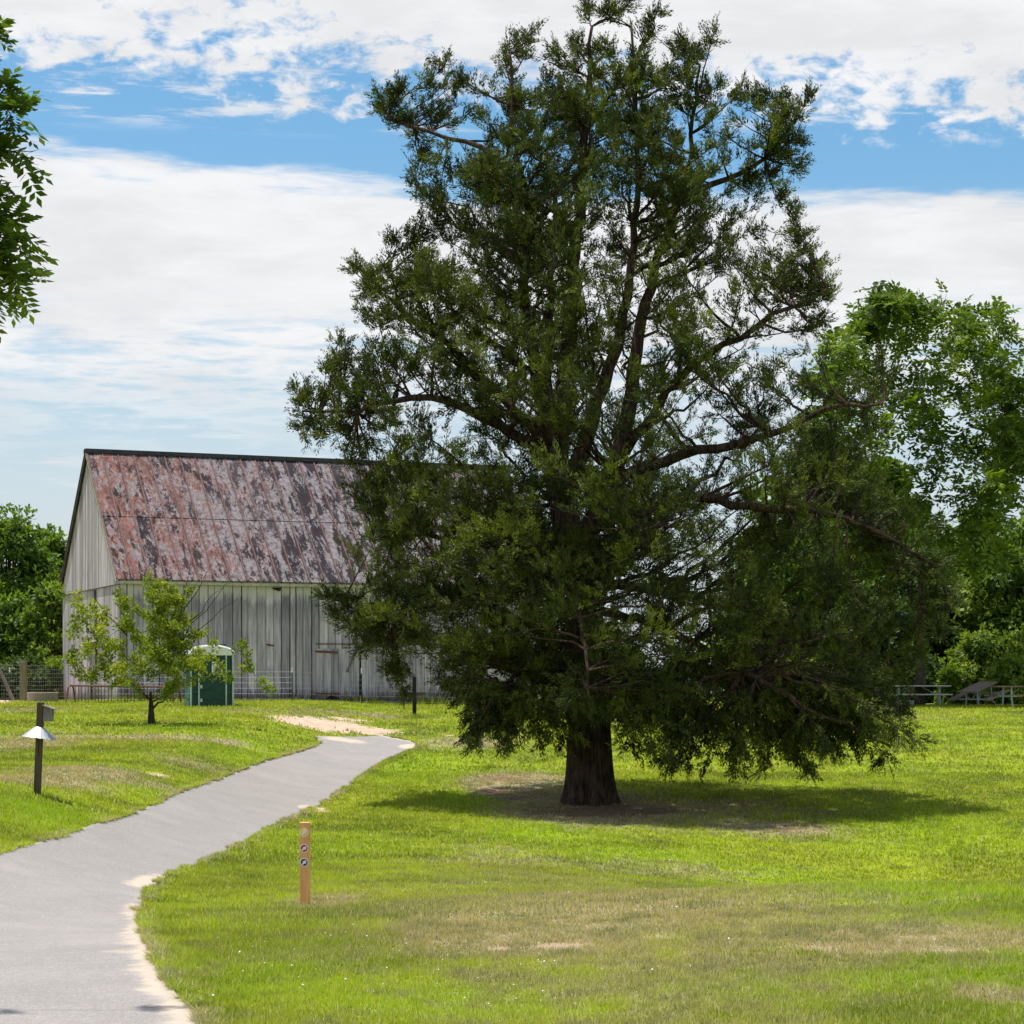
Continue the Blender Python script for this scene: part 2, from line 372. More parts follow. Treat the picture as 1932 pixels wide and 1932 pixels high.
M['broad'] = leafmat('broad_leaf', (.045, .090, .012), (.098, .175, .020), (.210, .300, .034), .42)
M['walnut'] = leafmat('walnut_leaf', (.045, .085, .012), (.100, .165, .020), (.190, .260, .030), .36)
M['apple'] = leafmat('apple_leaf', (.095, .140, .012), (.205, .270, .020), (.38, .39, .045), .42)
M['vine'] = leafmat('bush_leaf', (.055, .105, .014), (.130, .205, .024), (.27, .34, .05), .42)
M['dim'] = leafmat('dark_leaf', (.026, .056, .014), (.056, .105, .022), (.115, .170, .036), .34)
M['gold'] = leafmat('yellow_shrub_leaf', (.22, .30, .02), (.33, .40, .03), (.42, .46, .05), .35)
M['clover'] = simple('clover_white', (.78, .76, .70), (.6, .58, .5))

# ------------------------------------------------------------------ ground masks
def ell(px, py, rx, ry):
    """a patch of turf found at (px,py): centre and half sizes on the ground"""
    c = gnd(px, py); a = gnd(px, py-ry*.5); b = gnd(px, py+ry*.5)
    return (c.x, c.y, rx/FPX*c.y, max(abs(a.y-b.y), .15))
DRY = [ell(*e)+(w,) for e, w in [
    ((1150, 1700, 620, 60), .62), ((1750, 1770, 350, 40), .75), ((1020, 1745, 330, 60), .95), ((1090, 1705, 230, 40), .5), ((1500, 1735, 420, 45), .5), ((1700, 1785, 300, 22), .8), ((1250, 1640, 260, 30), .42), ((960, 1620, 200, 30), .45),
    ((620, 1703, 90, 14), .8), ((1050, 1790, 260, 18), .8), ((1880, 1880, 90, 26), .85), ((480, 1720, 160, 40), .3),
    ((150, 1455, 130, 16), .9), ((60, 1400, 140, 22), .6), ((350, 1440, 120, 14), .6), ((250, 1470, 200, 10), .5), ((80, 1470, 120, 14), .8), ((60, 1338, 140, 6), .5), ((300, 1392, 200, 12), .5), ((430, 1400, 40, 8), .8),
    ((980, 1480, 110, 26), .9), ((1110, 1530, 180, 30), .8), ((1350, 1530, 220, 25), .55), ((1450, 1560, 200, 20), .5), ((1600, 1350, 300, 12), .35), ((700, 1350, 200, 8), .6), ((900, 1400, 120, 14), .6), ((500, 1342, 200, 6), .5), ((350, 1870, 60, 60), .45)]]
DIRT = [ell(*e)+(w,) for e, w in [
    ((600, 1365, 110, 14), 1.0), ((690, 1378, 90, 9), .9), ((660, 1358, 60, 6), .75), ((1055, 1785, 90, 12), .9), ((1050, 1735, 45, 9), .8), ((1780, 1795, 100, 11), .85), ((1540, 1790, 70, 9), .8), ((930, 1792, 70, 9), .8), ((1250, 1770, 60, 9), .7), ((1370, 1745, 40, 6), .66), ((1880, 1885, 50, 14), .5), ((300, 1463, 50, 5), .6), ((120, 1478, 50, 5), .6), ((845, 1388, 14, 2.5), .9), ((590, 1528, 40, 8), .9),
    ((50, 1322, 110, 3), .9), ((575, 1712, 22, 4), .7)]]
LUSH = [ell(*e)+(w,) for e, w in [((800, 1450, 90, 30), .8), ((880, 1510, 110, 26), .9), ((1020, 1570, 130, 24), .9), ((1230, 1618, 170, 20), .9), ((1430, 1652, 170, 20), .9), ((1640, 1672, 170, 18), .9), ((1850, 1690, 150, 18), .9), ((1750, 1560, 200, 60), .5), ((1300, 1865, 320, 34), .8), ((1750, 1850, 260, 22), .8), ((850, 1900, 260, 36), .9), ((560, 1840, 150, 50), .6), ((80, 1530, 130, 24), .9), ((330, 1500, 160, 26), .9), ((470, 1430, 110, 14), .9), ((330, 1375, 140, 10), .7), ((450, 1395, 110, 8), .8), ((760, 1520, 90, 30), .5), ((620, 1600, 120, 30), .4), ((1500, 1380, 500, 60), .35)]]
SHADY = [ell(*e)+(w,) for e, w in [((930, 1492, 34, 9), .95), ((975, 1505, 45, 6), .8), ((950, 1470, 80, 9), .75), ((1110, 1530, 150, 20), .9), ((1230, 1530, 110, 12), .75), ((1000, 1500, 90, 14), .7), ((1450, 1560, 140, 10), .55)]]  # brown soil under the cedar with the crown's shadow painted in
def msk(L, x, y):
    m = np.zeros(np.broadcast(x, y).shape)
    for cx, cy, rx, ry, w in L: m = np.maximum(m, w*np.exp(-(((x-cx)/rx)**2+((y-cy)/ry)**2)*.9))
    return m
def lushf(x, y): return np.clip(msk(LUSH, x, y)+.5*(fbm(x, y, .7, 12)-.5), 0, 1)
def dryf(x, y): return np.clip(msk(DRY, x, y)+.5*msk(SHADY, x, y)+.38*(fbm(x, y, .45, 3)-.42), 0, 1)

# path edges, right and left, near to far
redge = [(-.6, 2), (-.9, 6)]+[tuple(gnd(*p)[:2]) for p in [(400, 1932), (340, 1895), (300, 1840), (268, 1760), (262, 1705), (292, 1668), (380, 1628), (480, 1580), (562, 1538), (650, 1490), (712, 1446), (760, 1424), (795, 1409), (775, 1398), (722, 1389)]]
ledge = [(-4.0, 2), (-4.6, 6), (-5.3, 10), (-6.4, 15), (-7.1, 19)]+[tuple(gnd(*p)[:2]) for p in [(-60, 1640), (0, 1612), (140, 1575), (260, 1532), (370, 1482), (480, 1442), (560, 1421), (606, 1405), (600, 1396), (586, 1389)]]
def resamp(P, n):
    P = np.array(P, float)
    for _ in range(2):   # soften corners
        Q = [P[0]]
        for a, b in zip(P[:-1], P[1:]): Q += [a*.75+b*.25, a*.25+b*.75]
        P = np.array(Q+[P[-1]])
    d = np.r_[0, np.cumsum(np.hypot(*np.diff(P, axis=0).T))]; t = np.linspace(0, d[-1], n)
    return np.c_[np.interp(t, d, P[:, 0]), np.interp(t, d, P[:, 1])]
RE = resamp(redge, 700); LE = resamp(ledge, 700)
RE[:, 0] += .09*(fbm(RE[:, 0], RE[:, 1], 1.6, 7)-.5)+.09*(fbm(RE[:, 0], RE[:, 1], 5.0, 8)-.5)
LE[:, 0] += .08*(fbm(LE[:, 0], LE[:, 1], 1.8, 17)-.5)+.07*(fbm(LE[:, 0], LE[:, 1], 5.0, 18)-.5)
POLY = np.vstack([RE, LE[::-1]])
def inpoly(x, y, P=POLY):
    x = np.asarray(x); y = np.asarray(y); ins = np.zeros(x.shape, bool)
    x1, y1 = P[:, 0], P[:, 1]; x2, y2 = np.roll(x1, -1), np.roll(y1, -1)
    for a, b, c, d in zip(x1, y1, x2, y2):
        if b == d: continue
        k = ((b > y) != (d > y)) & (x < (c-a)*(y-b)/(d-b)+a); ins ^= k
    return ins

# ------------------------------------------------------------------ ground
def axis(lo, hi, step, far, grow=1.18):
    a = list(np.arange(lo, hi, step)); s = step; v = a[-1]
    while v < far: s *= grow; v += s; a.append(v)
    return a
xs = axis(0, 26, .34, 700); xs = np.array([-v for v in xs[:0:-1]]+xs)
ys = np.array(list(np.arange(-60, 3, 4.))+axis(3, 92, .3, 900))
GX, GY = np.meshgrid(xs, ys); GZ = H(GX, GY)
nx, ny = len(xs), len(ys)
V = np.c_[GX.ravel(), GY.ravel(), GZ.ravel()]
ii = (np.arange(ny-1)[:, None]*nx+np.arange(nx-1)).ravel()
F = np.c_[ii, ii+1, ii+nx+1, ii+nx]
gx, gy = V[:, 0], V[:, 1]
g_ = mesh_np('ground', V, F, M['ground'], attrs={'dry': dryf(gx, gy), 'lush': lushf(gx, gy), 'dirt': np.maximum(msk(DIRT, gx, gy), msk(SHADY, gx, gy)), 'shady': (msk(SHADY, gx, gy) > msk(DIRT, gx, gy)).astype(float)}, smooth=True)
tag(g_, kind='structure')
# path sheet
na = 20; T = np.r_[0, .003, np.linspace(.03, .97, na-4), .997, 1]
PX = RE[:, None, 0]*(1-T)+LE[:, None, 0]*T; PYY = RE[:, None, 1]*(1-T)+LE[:, None, 1]*T
rag = .05*(fbm(RE[:, 0], RE[:, 1], 3.0, 7)-.5)
PX[:, 0] += rag*.6
PZZ = H(PX, PYY)+.022; PZZ[:, 0] -= .035; PZZ[:, -1] -= .035
wid = np.hypot(RE[:, 0]-LE[:, 0], RE[:, 1]-LE[:, 1])[:, None]
dR = T*wid; dL = (1-T)*wid
amt = np.interp(np.arange(700), [0, 80, 240, 350, 540, 699], [.85, .85, .6, .3, .15, .9])[:, None]
patch = msk([ell(300, 1668, 60, 22)+(1.0,), ell(320, 1880, 40, 30)+(.8,), ell(585, 1527, 30, 8)+(1.,), ell(650, 1398, 60, 6)+(.9,), ell(775, 1410, 30, 6)+(1.,), ell(200, 1800, 60, 12)+(.45,)], PX, PYY)
sand = np.maximum(np.exp(-(dR/.30)**1.5)*amt, np.exp(-(dL/.10)**1.5)*.5); sand = np.maximum(sand, patch*.85)
V = np.c_[PX.ravel(), PYY.ravel(), PZZ.ravel()]; ii = (np.arange(699)[:, None]*na+np.arange(na-1)).ravel()
tag(mesh_np('path', V, np.c_[ii, ii+1, ii+na+1, ii+na], M['path'], attrs={'sand': sand.ravel()}, smooth=True), kind='structure')

# ------------------------------------------------------------------ grass
def blades(n, y0, y1, hgt, wd, seed, dens=None):
    r = np.random.default_rng(seed)
    Y = np.sqrt(r.random(n)*(y1**2-y0**2)+y0**2); X = (r.random(n)-.5)*2*(.262*Y+1.2)
    # clump blades into tufts
    k = r.integers(0, 7, n); q = n//9
    cxy = r.integers(0, n, q); idx = cxy[r.integers(0, q, n)]
    s = wd*2.6; tX = X[idx]+r.normal(0, s, n); tY = Y[idx]+r.normal(0, s, n)
    m = r.random(n) < .6; X = np.where(m, tX, X); Y = np.where(m, tY, Y)
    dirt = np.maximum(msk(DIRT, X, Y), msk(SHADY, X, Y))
    dn = fbm(X, Y, 1.4, 9)
    keep = ~inpoly(X, Y) & (dirt+.9*(dn-.5) < .44+.3*r.random(n)) & (Y < 82)
    patchy = fbm(X, Y, .9, 4); dry = dryf(X, Y)
    keep &= r.random(n) > .35*np.clip(dry, 0, 1)
    X, Y, patchy, dry = X[keep], Y[keep], patchy[keep], dry[keep]; n = len(X)
    Z = H(X, Y)
    h = hgt*(.55+.9*r.random(n))*(.7+.75*patchy)*(1-.35*dry); w = wd*(.6+.8*r.random(n))
    a = r.random(n)*2*np.pi; le = (.25+.65*r.random(n))*h
    B = np.c_[X, Y, Z-.004]; S = np.c_[np.cos(a+1.57)*w/2, np.sin(a+1.57)*w/2, np.zeros(n)]
    Tp = B+np.c_[np.cos(a)*le, np.sin(a)*le, h]
    V = np.stack([B-S, B+S, Tp], 1).reshape(-1, 3)
    rn = np.repeat(r.random(n), 3); dr = np.repeat(dry, 3); lu = np.repeat(lushf(X, Y), 3)
    return V, rn, dr, lu
parts = [blades(430000, 8.5, 17, .040, .0075, 1), blades(330000, 16.5, 30, .045, .013, 2), blades(260000, 29.5, 50, .05, .024, 3), blades(150000, 49, 82, .06, .045, 4)]
V = np.vstack([p[0] for p in parts]); nb = len(V)//3
o = mesh_np('grass', V, np.arange(nb*3).reshape(-1, 3), M['blade'], attrs={'rnd': np.concatenate([p[1] for p in parts]), 'dry': np.concatenate([p[2] for p in parts]), 'lush': np.concatenate([p[3] for p in parts])})
tag(o, 'mown lawn grass, bright green with dried tan patches', 'grass', kind='stuff')
# taller unmown grass along the barn foot, post foot
def fringe(pts, n, spread, h, wd, seed, name, label):
    r = np.random.default_rng(seed); P = np.array(pts, float); t = r.random(n)*(len(P)-1); i = np.minimum(t.astype(int), len(P)-2); f = t-i
    X = P[i, 0]*(1-f)+P[i+1, 0]*f+r.normal(0, spread, n); Y = P[i, 1]*(1-f)+P[i+1, 1]*f+r.normal(0, spread, n)
    Z = H(X, Y); hh = h*(.4+.9*r.random(n))*(.3+1.4*vn(X, Y, .8, 5)); a = r.random(n)*6.28
    B = np.c_[X, Y, Z-.01]; S = np.c_[np.cos(a+1.57), np.sin(a+1.57), np.zeros(n)]*wd/2
    V = np.stack([B-S, B+S, B+np.c_[np.cos(a)*hh*.5, np.sin(a)*hh*.5, hh]], 1).reshape(-1, 3)
    o = mesh_np(name, V, np.arange(n*3).reshape(-1, 3), M['blade'], attrs={'rnd': np.repeat(r.random(n), 3), 'dry': np.full(n*3, .15)})
    tag(o, label, 'grass', kind='stuff')
def edge_grass(E, n, side, seed):
    r = np.random.default_rng(seed); i = (r.random(n)**1.4*(len(E)-2)).astype(int); f = r.random(n)
    X = E[i, 0]*(1-f)+E[i+1, 0]*f+side*np.abs(r.normal(0, .06, n))-side*.015; Y = E[i, 1]*(1-f)+E[i+1, 1]*f; k = (Y > 7) & (vn(X, Y, 2.2, 6) > .3); X, Y = X[k], Y[k]; n = len(X)
    Z = H(X, Y); hh = (.03+.05*r.random(n))*(1+.012*Y); a = np.where(r.random(n) < .6, np.pi if side > 0 else 0., r.random(n)*6.28)+r.normal(0, .6, n); wd = .007+.0006*Y
    B = np.c_[X, Y, Z+.0]; S = np.c_[np.cos(a+1.57)*wd/2, np.sin(a+1.57)*wd/2, np.zeros(n)]
    return np.stack([B-S, B+S, B+np.c_[np.cos(a)*hh*.9, np.sin(a)*hh*.9, hh*.75]], 1).reshape(-1, 3)
V = np.vstack([edge_grass(RE, 30000, 1, 41), edge_grass(LE, 16000, -1, 42)]); n = len(V)//3; r0 = np.random.default_rng(43)
tag(mesh_np('edge_grass', V, np.arange(n*3).reshape(-1, 3), M['blade'], attrs={'rnd': np.repeat(r0.random(n)*.95, 3), 'dry': np.repeat(.15+.5*vn(V[::3, 0], V[::3, 1], 1.1, 3), 3), 'lush': np.repeat(np.full(n, .2), 3)}), 'ragged grass creeping over both edges of the path', 'grass', kind='stuff')
# clover heads: tiny white flowers in the lawn
def clover():
    r = np.random.default_rng(8); n = 150
    cl = [gnd(x, y) for x, y in [(900, 1858), (870, 1850), (970, 1870), (1300, 1640), (640, 1780), (540, 1820), (1090, 1850), (330, 1880), (700, 1830), (1240, 1700), (1500, 1500), (1750, 1450), (180, 1520), (300, 1500), (470, 1370), (1550, 1620), (1030, 1850), (450, 1790), (820, 1660), (1700, 1560)]]
    idx = r.integers(0, len(cl), n); c = np.array([tuple(v) for v in cl])[idx]; sp = .02*c[:, 1]+.2
    X = c[:, 0]+r.normal(0, 1, n)*sp; Y = c[:, 1]+r.normal(0, 1, n)*sp*2
    k = ~inpoly(X, Y) & (Y > 8); X, Y = X[k], Y[k]; Z = H(X, Y)+.045; n = len(X); s = (.003+.006*r.random(n)**2)*(1+.02*Y)
    O = np.array([(1, 0, 0), (-1, 0, 0), (0, 1, 0), (0, -1, 0), (0, 0, 1), (0, 0, -1)], float)
    V = (np.c_[X, Y, Z][:, None]+O[None]*s[:, None, None]).reshape(-1, 3)
    Fq = np.array([(0, 2, 4), (2, 1, 4), (1, 3, 4), (3, 0, 4), (2, 0, 5), (1, 2, 5), (3, 1, 5), (0, 3, 5)])
    F = (Fq[None]+(np.arange(n)*6)[:, None, None]).reshape(-1, 3)
    tag(mesh_np('clover_flowers', V, F, M['clover']), 'tiny white clover heads scattered through the lawn', 'flowers', kind='stuff')
clover()

# ------------------------------------------------------------------ barn
bz = EYE-1.06
B0 = Vector((-14.5, 78, bz)); BROT = math.atan2(.3785, .9256)
BL, BW, EH, RH = 17.6, 11.5, 4.78, 9.99     # length, width, eave height, ridge height
barn = empty('barn', B0, BROT, label='long weathered grey board barn with rust streaked tin roof', cat='barn')
# local: x along front wall to the right, y = depth away, z up
mb = MB(); x_ = 0; i = 0; random.seed(3)
door_x0, door_x1 = 10.35, 12.2
while x_ < BL:
    w = random.choice((.24, .28, .30, .34, .36)); w = min(w, BL-x_)
    top = EH-.02; bot = -.35 if random.random() < .7 else -.02+random.uniform(0, .10)
    xm = x_+w/2
    if abs(xm-9.97) < .75 and False: pass
    mb.box((xm, .02+random.uniform(-.012, .012), (top+bot)/2), (w-random.choice((.014, .022, .035, .05)), .028, top-bot), Matrix.Rotation(random.uniform(-.0015, .0015), 3, 'Y'))
    x_ += w
mb.build('front_wall', M['wall_front'], barn)
mb = MB()   # dark sheet behind the boards, stands in for the barn's inner shade
mb.box((BL/2, .30, EH/2-.2), (BL-.5, .02, EH+.1), rnd=.5)
mb.build('shade_backing', M['dark'], barn)
# gable (left end) boards, lower and upper tier
def gable_boards(xl, sgn, name, gaps=()):
    mb = MB(); y_ = 0
    while y_ < BW:
        w = min(random.uniform(.2, .30), BW-y_)
        ym = y_+w/2; rt = EH+(RH-EH)*(1-abs(ym-BW/2)/(BW/2))-.06
        skip = any(a < ym < b for a, b in gaps)
        if not skip:
            mb.box((xl, ym, (EH-.45)/2), (.028, w-random.choice((.008, .015, .03)), EH+.25))
        y1, y2 = y_+.006, y_+w-.006
        z1 = EH+(RH-EH)*(1-abs(y1-BW/2)/(BW/2))-.05; z2 = EH+(RH-EH)*(1-abs(y2-BW/2)/(BW/2))-.05
        xo = xl-.035*sgn
        V = [(xo-.014, y1, EH-.22), (xo-.014, y2, EH-.22), (xo-.014, y2, z2), (xo-.014, y1, z1)]; V += [(a+.028, b, c) for a, b, c in V]
        mb.add(V, [(0, 3, 2, 1), (4, 5, 6, 7), (0, 1, 5, 4), (1, 2, 6, 5), (2, 3, 7, 6), (3, 0, 4, 7)])
        y_ += w
    return mb.build(name, M['wall_gable'], barn)
gable_boards(.0, 1, 'gable_wall', gaps=())
gable_boards(BL, -1, 'gable_wall')
mb = MB(); mb.box((BL/2, BW, EH/2-.15), (BL, .04, EH+.2), rnd=.4); mb.build('rear_wall', M['wall_front'], barn)
# long dark gap in the gable (door left ajar) and skirt line
mb = MB(); mb.prism([(4.15, 3.0), (4.28, 1.2), (4.42, 1.2), (4.75, 4.5), (4.30, 4.5)], -.031, -.018, 'x'); mb.build('wall_gap', M['dark'], barn)
MB().box((-.022, 5.35, .9), (.012, .07, 2.1)).build('wall_gap', M['dark'], barn); MB().box((-.022, 4.1, 2.45), (.012, .05, 1.5)).build('wall_gap', M['dark'], barn)
mb = MB(); mb.box((-.055, BW/2, EH-.235), (.03, BW-.05, .018)); mb.build('gable_ledge', M['dark_cap'], barn)
MB().prism([(-.36, 2.40), (-.03, 2.50), (-.03, 2.55), (-.36, 2.45)], 3.4, 5.9).build('door_hood', M['wood_grey'], barn)
for yy, zz in ((3.35, 1.95), (5.4, 3.95), (7.3, 1.2)):
    mb = MB(); mb.bar((-.03, yy-.12, zz), (-.03, yy+.12, zz), .05, .03); mb.bar((-.03, yy, zz-.1), (-.03, yy, zz+.1), .03, .03); mb.build('hinge', M['rust'], barn)
# roof planes: slope panels of tin with raised seams
OV = .16; sl = math.atan2(RH-EH, BW/2); SL = math.hypot(RH-EH, BW/2)+OV
def roof_plane(side):
    mb = MB(); ms = MB(); x0, x1 = -.16, BL+.16
    cs, sn = math.cos(sl), math.sin(sl)
    def P(x, s, up=0):   # s measured down from ridge
        yy = BW/2-side*(s*cs)-side*(up*sn); return (x, yy, RH+.06-s*sn+up*cs)
    n = int((x1-x0)/.62)+1
    for i in range(n):
        a = x0+i*.62; b = min(a+.62, x1)
        if b-a < .05: continue
        for s0, s1, lift in ((0, SL*.52+.06, .022), (SL*.52, SL, 0.0)):
            j = random.uniform(-.004, .004)
            V = [P(a, s0, lift+j), P(b, s0, lift-j), P(b, s1, lift-j), P(a, s1, lift+j)]
            V += [P(a, s0, lift-.02), P(b, s0, lift-.02), P(b, s1, lift-.02), P(a, s1, lift-.02)]
            mb.add(V, [(0, 1, 2, 3), (7, 6, 5, 4), (0, 4, 5, 1), (1, 5, 6, 2), (2, 6, 7, 3), (3, 7, 4, 0)])
        ms.bar(P(a, 0, .035), P(a+random.uniform(-.02, .02), SL+.01, .035), .05, .045)
    o = mb.build('roof', M['roof'], barn); 
    s = ms.build('roof_seam', M['seam'], o); s.parent = o
    return o
roof_plane(1); roof_plane(-1)
mb = MB(); mb.box((BL/2, BW/2, RH+.10), (BL+.4, .42, .05)); mb.box((BL/2, BW/2-.2, RH+.04), (BL+.4, .03, .16)); mb.box((BL/2, BW/2+.2, RH+.04), (BL+.4, .03, .16)); mb.build('ridge_cap', M['dark_cap'], barn)
cs, sn = math.cos(sl), math.sin(sl)
for sgn, m_ in ((1, 'trim'), (-1, 'dark_cap')):
    mb = MB(); mb.bar((-.14, BW/2, RH-.04), (-.14, BW/2-sgn*SL*cs, RH-SL*sn-.04), .05, .13); mb.build('rake_board', M[m_], barn)
mb = MB(); mb.box((BL/2, -.10, EH-.17), (BL+.2, .04, .10)); mb.build('fascia_board', M['trim'], barn)
# front wall doors etc  (positions along the wall from the photo)
def wx(px):   # disp column -> distance along wall
    k = (px-CX)/FPX; return (k*B0.y-B0.x)/(.9256-k*.3785)
def wz(px, py): s = wx(px); Y = B0.y+.3785*s; return EYE+(HY-py)/FPX*Y-bz
hx = wx(596); hx1 = wx(733)
mb = MB()
for a in np.arange(hx, hx1-.1, .30): mb.box((a+.15, -.025, wz(660, 1272)), (.285, .025, 1.95))
dr = mb.build('barn_door', M['wall_front'], barn)
mb = MB(); mb.bar((hx-.03, -.045, wz(600, 1229)), (wx(636), -.045, wz(636, 1231)), .03, .08); mb.build('strap_hinge', M['rust'], dr); mb = MB(); mb.bar((hx, -.045, wz(600, 1309)), (wx(640), -.045, wz(640, 1309)), .03, .07); mb.build('strap_hinge', M['rust'], dr)
mb = MB(); mb.bar((wx(654), -.055, wz(654, 1268)), (wx(672), -.055, wz(672, 1225)), .025, .09); mb.build('brace_board', M['wood_grey'], dr)
mb = MB(); mb.box(((hx+hx1)/2, -.03, wz(640, 1215)), (hx1-hx, .03, .035)); mb.build('door_track', M['rust'], dr)
mb = MB(); mb.bar((wx(755), -.04, wz(755, 1308)), (wx(800), -.04, wz(800, 1308)), .03, .07); mb.build('strap_hinge', M['rust'], barn)
for po, y0_, y1_ in (([(wx(614), .0), (wx(643), 0), (wx(640), .30), (wx(624), .42), (wx(614), .30)], -.05, -.042), ([(wx(700), -.1), (wx(704), -.1), (wx(703), 1.9), (wx(701), 1.9)], -.02, -.015),
        ([(wx(676), -.1), (wx(684), -.1), (wx(682), 1.2), (wx(679), 2.3), (wx(678), 2.3)], -.045, -.041), ([(wx(768), .02), (wx(779), .02), (wx(777), .25), (wx(770), .25)], -.02, -.015)):
    MB().prism(po, y0_, y1_).build('wall_hole', M['dark'], barn)
mb = MB(); mb.prism([(wx(512), 4.50), (wx(530), 4.52), (wx(528), 4.38), (wx(516), 4.44)], -.05, -.03); mb.build('wall_hole', M['dark'], barn)
mb = MB(); mb.bar((wx(503), -.02, wz(508, 1216)), (wx(517), -.02, wz(508, 1218)), .05, .05); mb.build('hinge', M['rust'], barn)

fr = [(B0.x+.9256*s+.1, B0.y+.3785*s-.25) for s in np.linspace(-.3, 17.6, 40)]
fringe(fr, 9000, .22, .22, .03, 31, 'tall_grass', 'taller unmown grass along the foot of the barn wall')

# ------------------------------------------------------------------ portable toilet
pt = gnd(405, 1334); PTY = pt.y if pt.y < 79 else 77
PTY = min(PTY, 77.0); pX = (400-CX)/FPX*PTY; s = PTY/FPX
w = 79*s; h = 116*s; d = 1.5
wc = empty('portable_toilet', (pX, PTY, h1(pX, PTY)), R(15), label='dark green portable toilet with white domed roof beside the barn', cat='portable toilet')
mb = MB(); mb.box((0, d/2, h*.44), (w-.06, d-.06, h*.88)); mb.build('cabin', M['greenp'], wc, bevel=.02)
mb = MB()
for zz in (.12, .36): mb.box((-w/2+.0, d/2, zz), (.12, d-.1, .18))
mb.box((-w/2+.01, d/2, h*.45), (.04, d-.12, h*.6))
for k in range(4): mb.box((-w/2-.02, .22+k*.32, h*.55), (.05, .07, h*.42))
mb.build('side_panel', M['greenl'], wc, bevel=.02)
mb = MB(); mb.box((w/2, d/2, h*.42), (.04, d-.12, h*.75)); mb.build('side_panel', M['greenp'], wc, bevel=.01)
for xx in (-w/2, w/2): mb = MB(); mb.box((xx, .0, h*.44), (.055, .055, h*.88)); mb.build('corner_frame', M['frame'], wc)
door = MB().box((.02, -.02, h*.43), (w*.63, .04, h*.84)).build('door', M['greenp'], wc, bevel=.015)
for xx in (-w*.315, w*.335): MB().box((xx, -.035, h*.43), (.045, .05, h*.86)).build('door_frame', M['frame'], door)
for zz in (.25, .75, 1.15): MB().box((-w*.26, -.055, zz*.9), (.07, .03, .11)).build('hinge', M['frame'], door)
mb = MB(); mb.box((.02, -.05, h*.46), (w*.56, .03, .025)); mb.box((.02, -.05, h*.52), (w*.56, .03, .02)); mb.box((.02, -.05, h*.71), (w*.56, .03, .02))
arc = [(-.16+.0+.36*math.cos(t)*.7, -.055, .62+.24*math.sin(t)) for t in np.linspace(.15, 2.9, 10)]; mb.tube(arc, .014, 5)
mb.tube([(-.30, -.055, .50), (-.20, -.055, .58), (-.17, -.055, .52), (-.06, -.055, .64), (.0, -.055, .55)], .013, 5); mb.tube([(.06, -.055, .52), (.36, -.055, .84)], .016, 5)
mb.tube([(x_, -.055, .25+.035*math.sin(x_*14)) for x_ in np.linspace(-.4, .4, 25)], .016, 5)
mb.build('raised_emblem', M['greenp'], door)
for sx in (-1, 1):
    for zz in (.55, 1.05): MB().box((sx*w*.41, -.01, zz*.9), (w*.12, .03, .03)).build('panel_rib', M['greenl'], wc)
sg = MB().box((w*.02+.14, -.05, h*.63), (.36, .02, .42)).build('notice_plate', M['white'], door)
mb = MB()
for k in range(4): mb.box((w*.02+.14, -.062, h*.63-.14+k*.06), (.28, .008, .02))
mb.build('notice_lines', M['dark_cap'], sg)
prof = [(-w/2-.06, h*.865)]+[((w/2+.06)*math.cos(t), h*.865+h*.13*math.sin(t)) for t in np.linspace(math.pi, 0, 17)]
mb = MB(); prof = [(a, b) for a, b in prof[1:]]; mb.prism(prof+[(w/2-.02, h*.84), (-w/2+.02, h*.84)], -.08, d+.06); rf = mb.build('roof', M['roofw'], wc, bevel=.015)
mb = MB()
for k in range(5):
    yy = .02+k*.33; pts = [((w/2+.07)*math.cos(t)*.98, yy, h*.868+h*.135*math.sin(t)) for t in np.linspace(math.pi*.97, .03*math.pi, 14)]
    mb.tube(pts, .03, 6)
mb.build('roof_rib', M['roofw'], rf)
MB().tube([(w*.32, .7, h*.9), (w*.32, .7, h*1.0)], [.07, .07], 10).tube([(w*.32, .7, h*1.0), (w*.32, .7, h*1.03)], [.13, .10], 10).build('vent_pipe', M['black'], wc)

# ------------------------------------------------------------------ birdhouse on post
bp = gnd(70, 1500); s = bp.y/FPX
bh = empty('birdhouse', bp, label='wooden nest box on dark leaning post with white metal cone guard', cat='birdhouse')
L = lambda px, py: Vector(((px-70)*s, 0, (1500-py)*s))
MB().bar(L(70, 1506), L(77, 1325), 12*s, 12*s).build('post', M['post_old'], bh, bevel=.006)
bx = MB(); bx.prism([(q.x, q.z) for q in (L(84, 1333), L(100, 1338), L(99, 1361), L(83, 1361))], -.075, .075)
box = bx.build('nest_box', M['wood_grey'], bh, bevel=.003)
MB().prism([(q.x, q.z) for q in (L(82, 1329.5), L(105.5, 1338), L(105.5, 1340), L(82, 1332))], -.095, .095).build('box_roof', M['wood_grey'], box)
MB().box(tuple(L(100, 1347)), (.006, .035, .035)).build('entrance_hole', M['dark'], box)
# square pyramid guard opened over the post
tp = [L(68, 1373), L(81, 1373)]; mbg = MB(); V = []
ring_t = [(70, 1373, -.045), (81, 1373, -.045), (81, 1373, .045), (70, 1373, .045)]
n = 20; cT = L(75.5, 1372); cB = L(73.5, 1392)
for k in range(n):
    t = 2*math.pi*k/n; V.append(cT+Vector((math.cos(t)*8.5*s, math.sin(t)*8.5*s, -.01*math.cos(t))))
for k in range(n):
    t = 2*math.pi*k/n; rr = 31.5*s*(1+.02*math.sin(5*t)); V.append(cB+Vector((math.cos(t)*rr, math.sin(t)*rr, -4.0*s*math.cos(t)+.008*math.sin(3*t))))
F = [(k, (k+1) % n, n+(k+1) % n, n+k) for k in range(n)]
mbg.add(V, F); go = mbg.build('cone_guard', M['zinc'], bh); sm = go.modifiers.new('thick', 'SOLIDIFY'); sm.thickness = .003

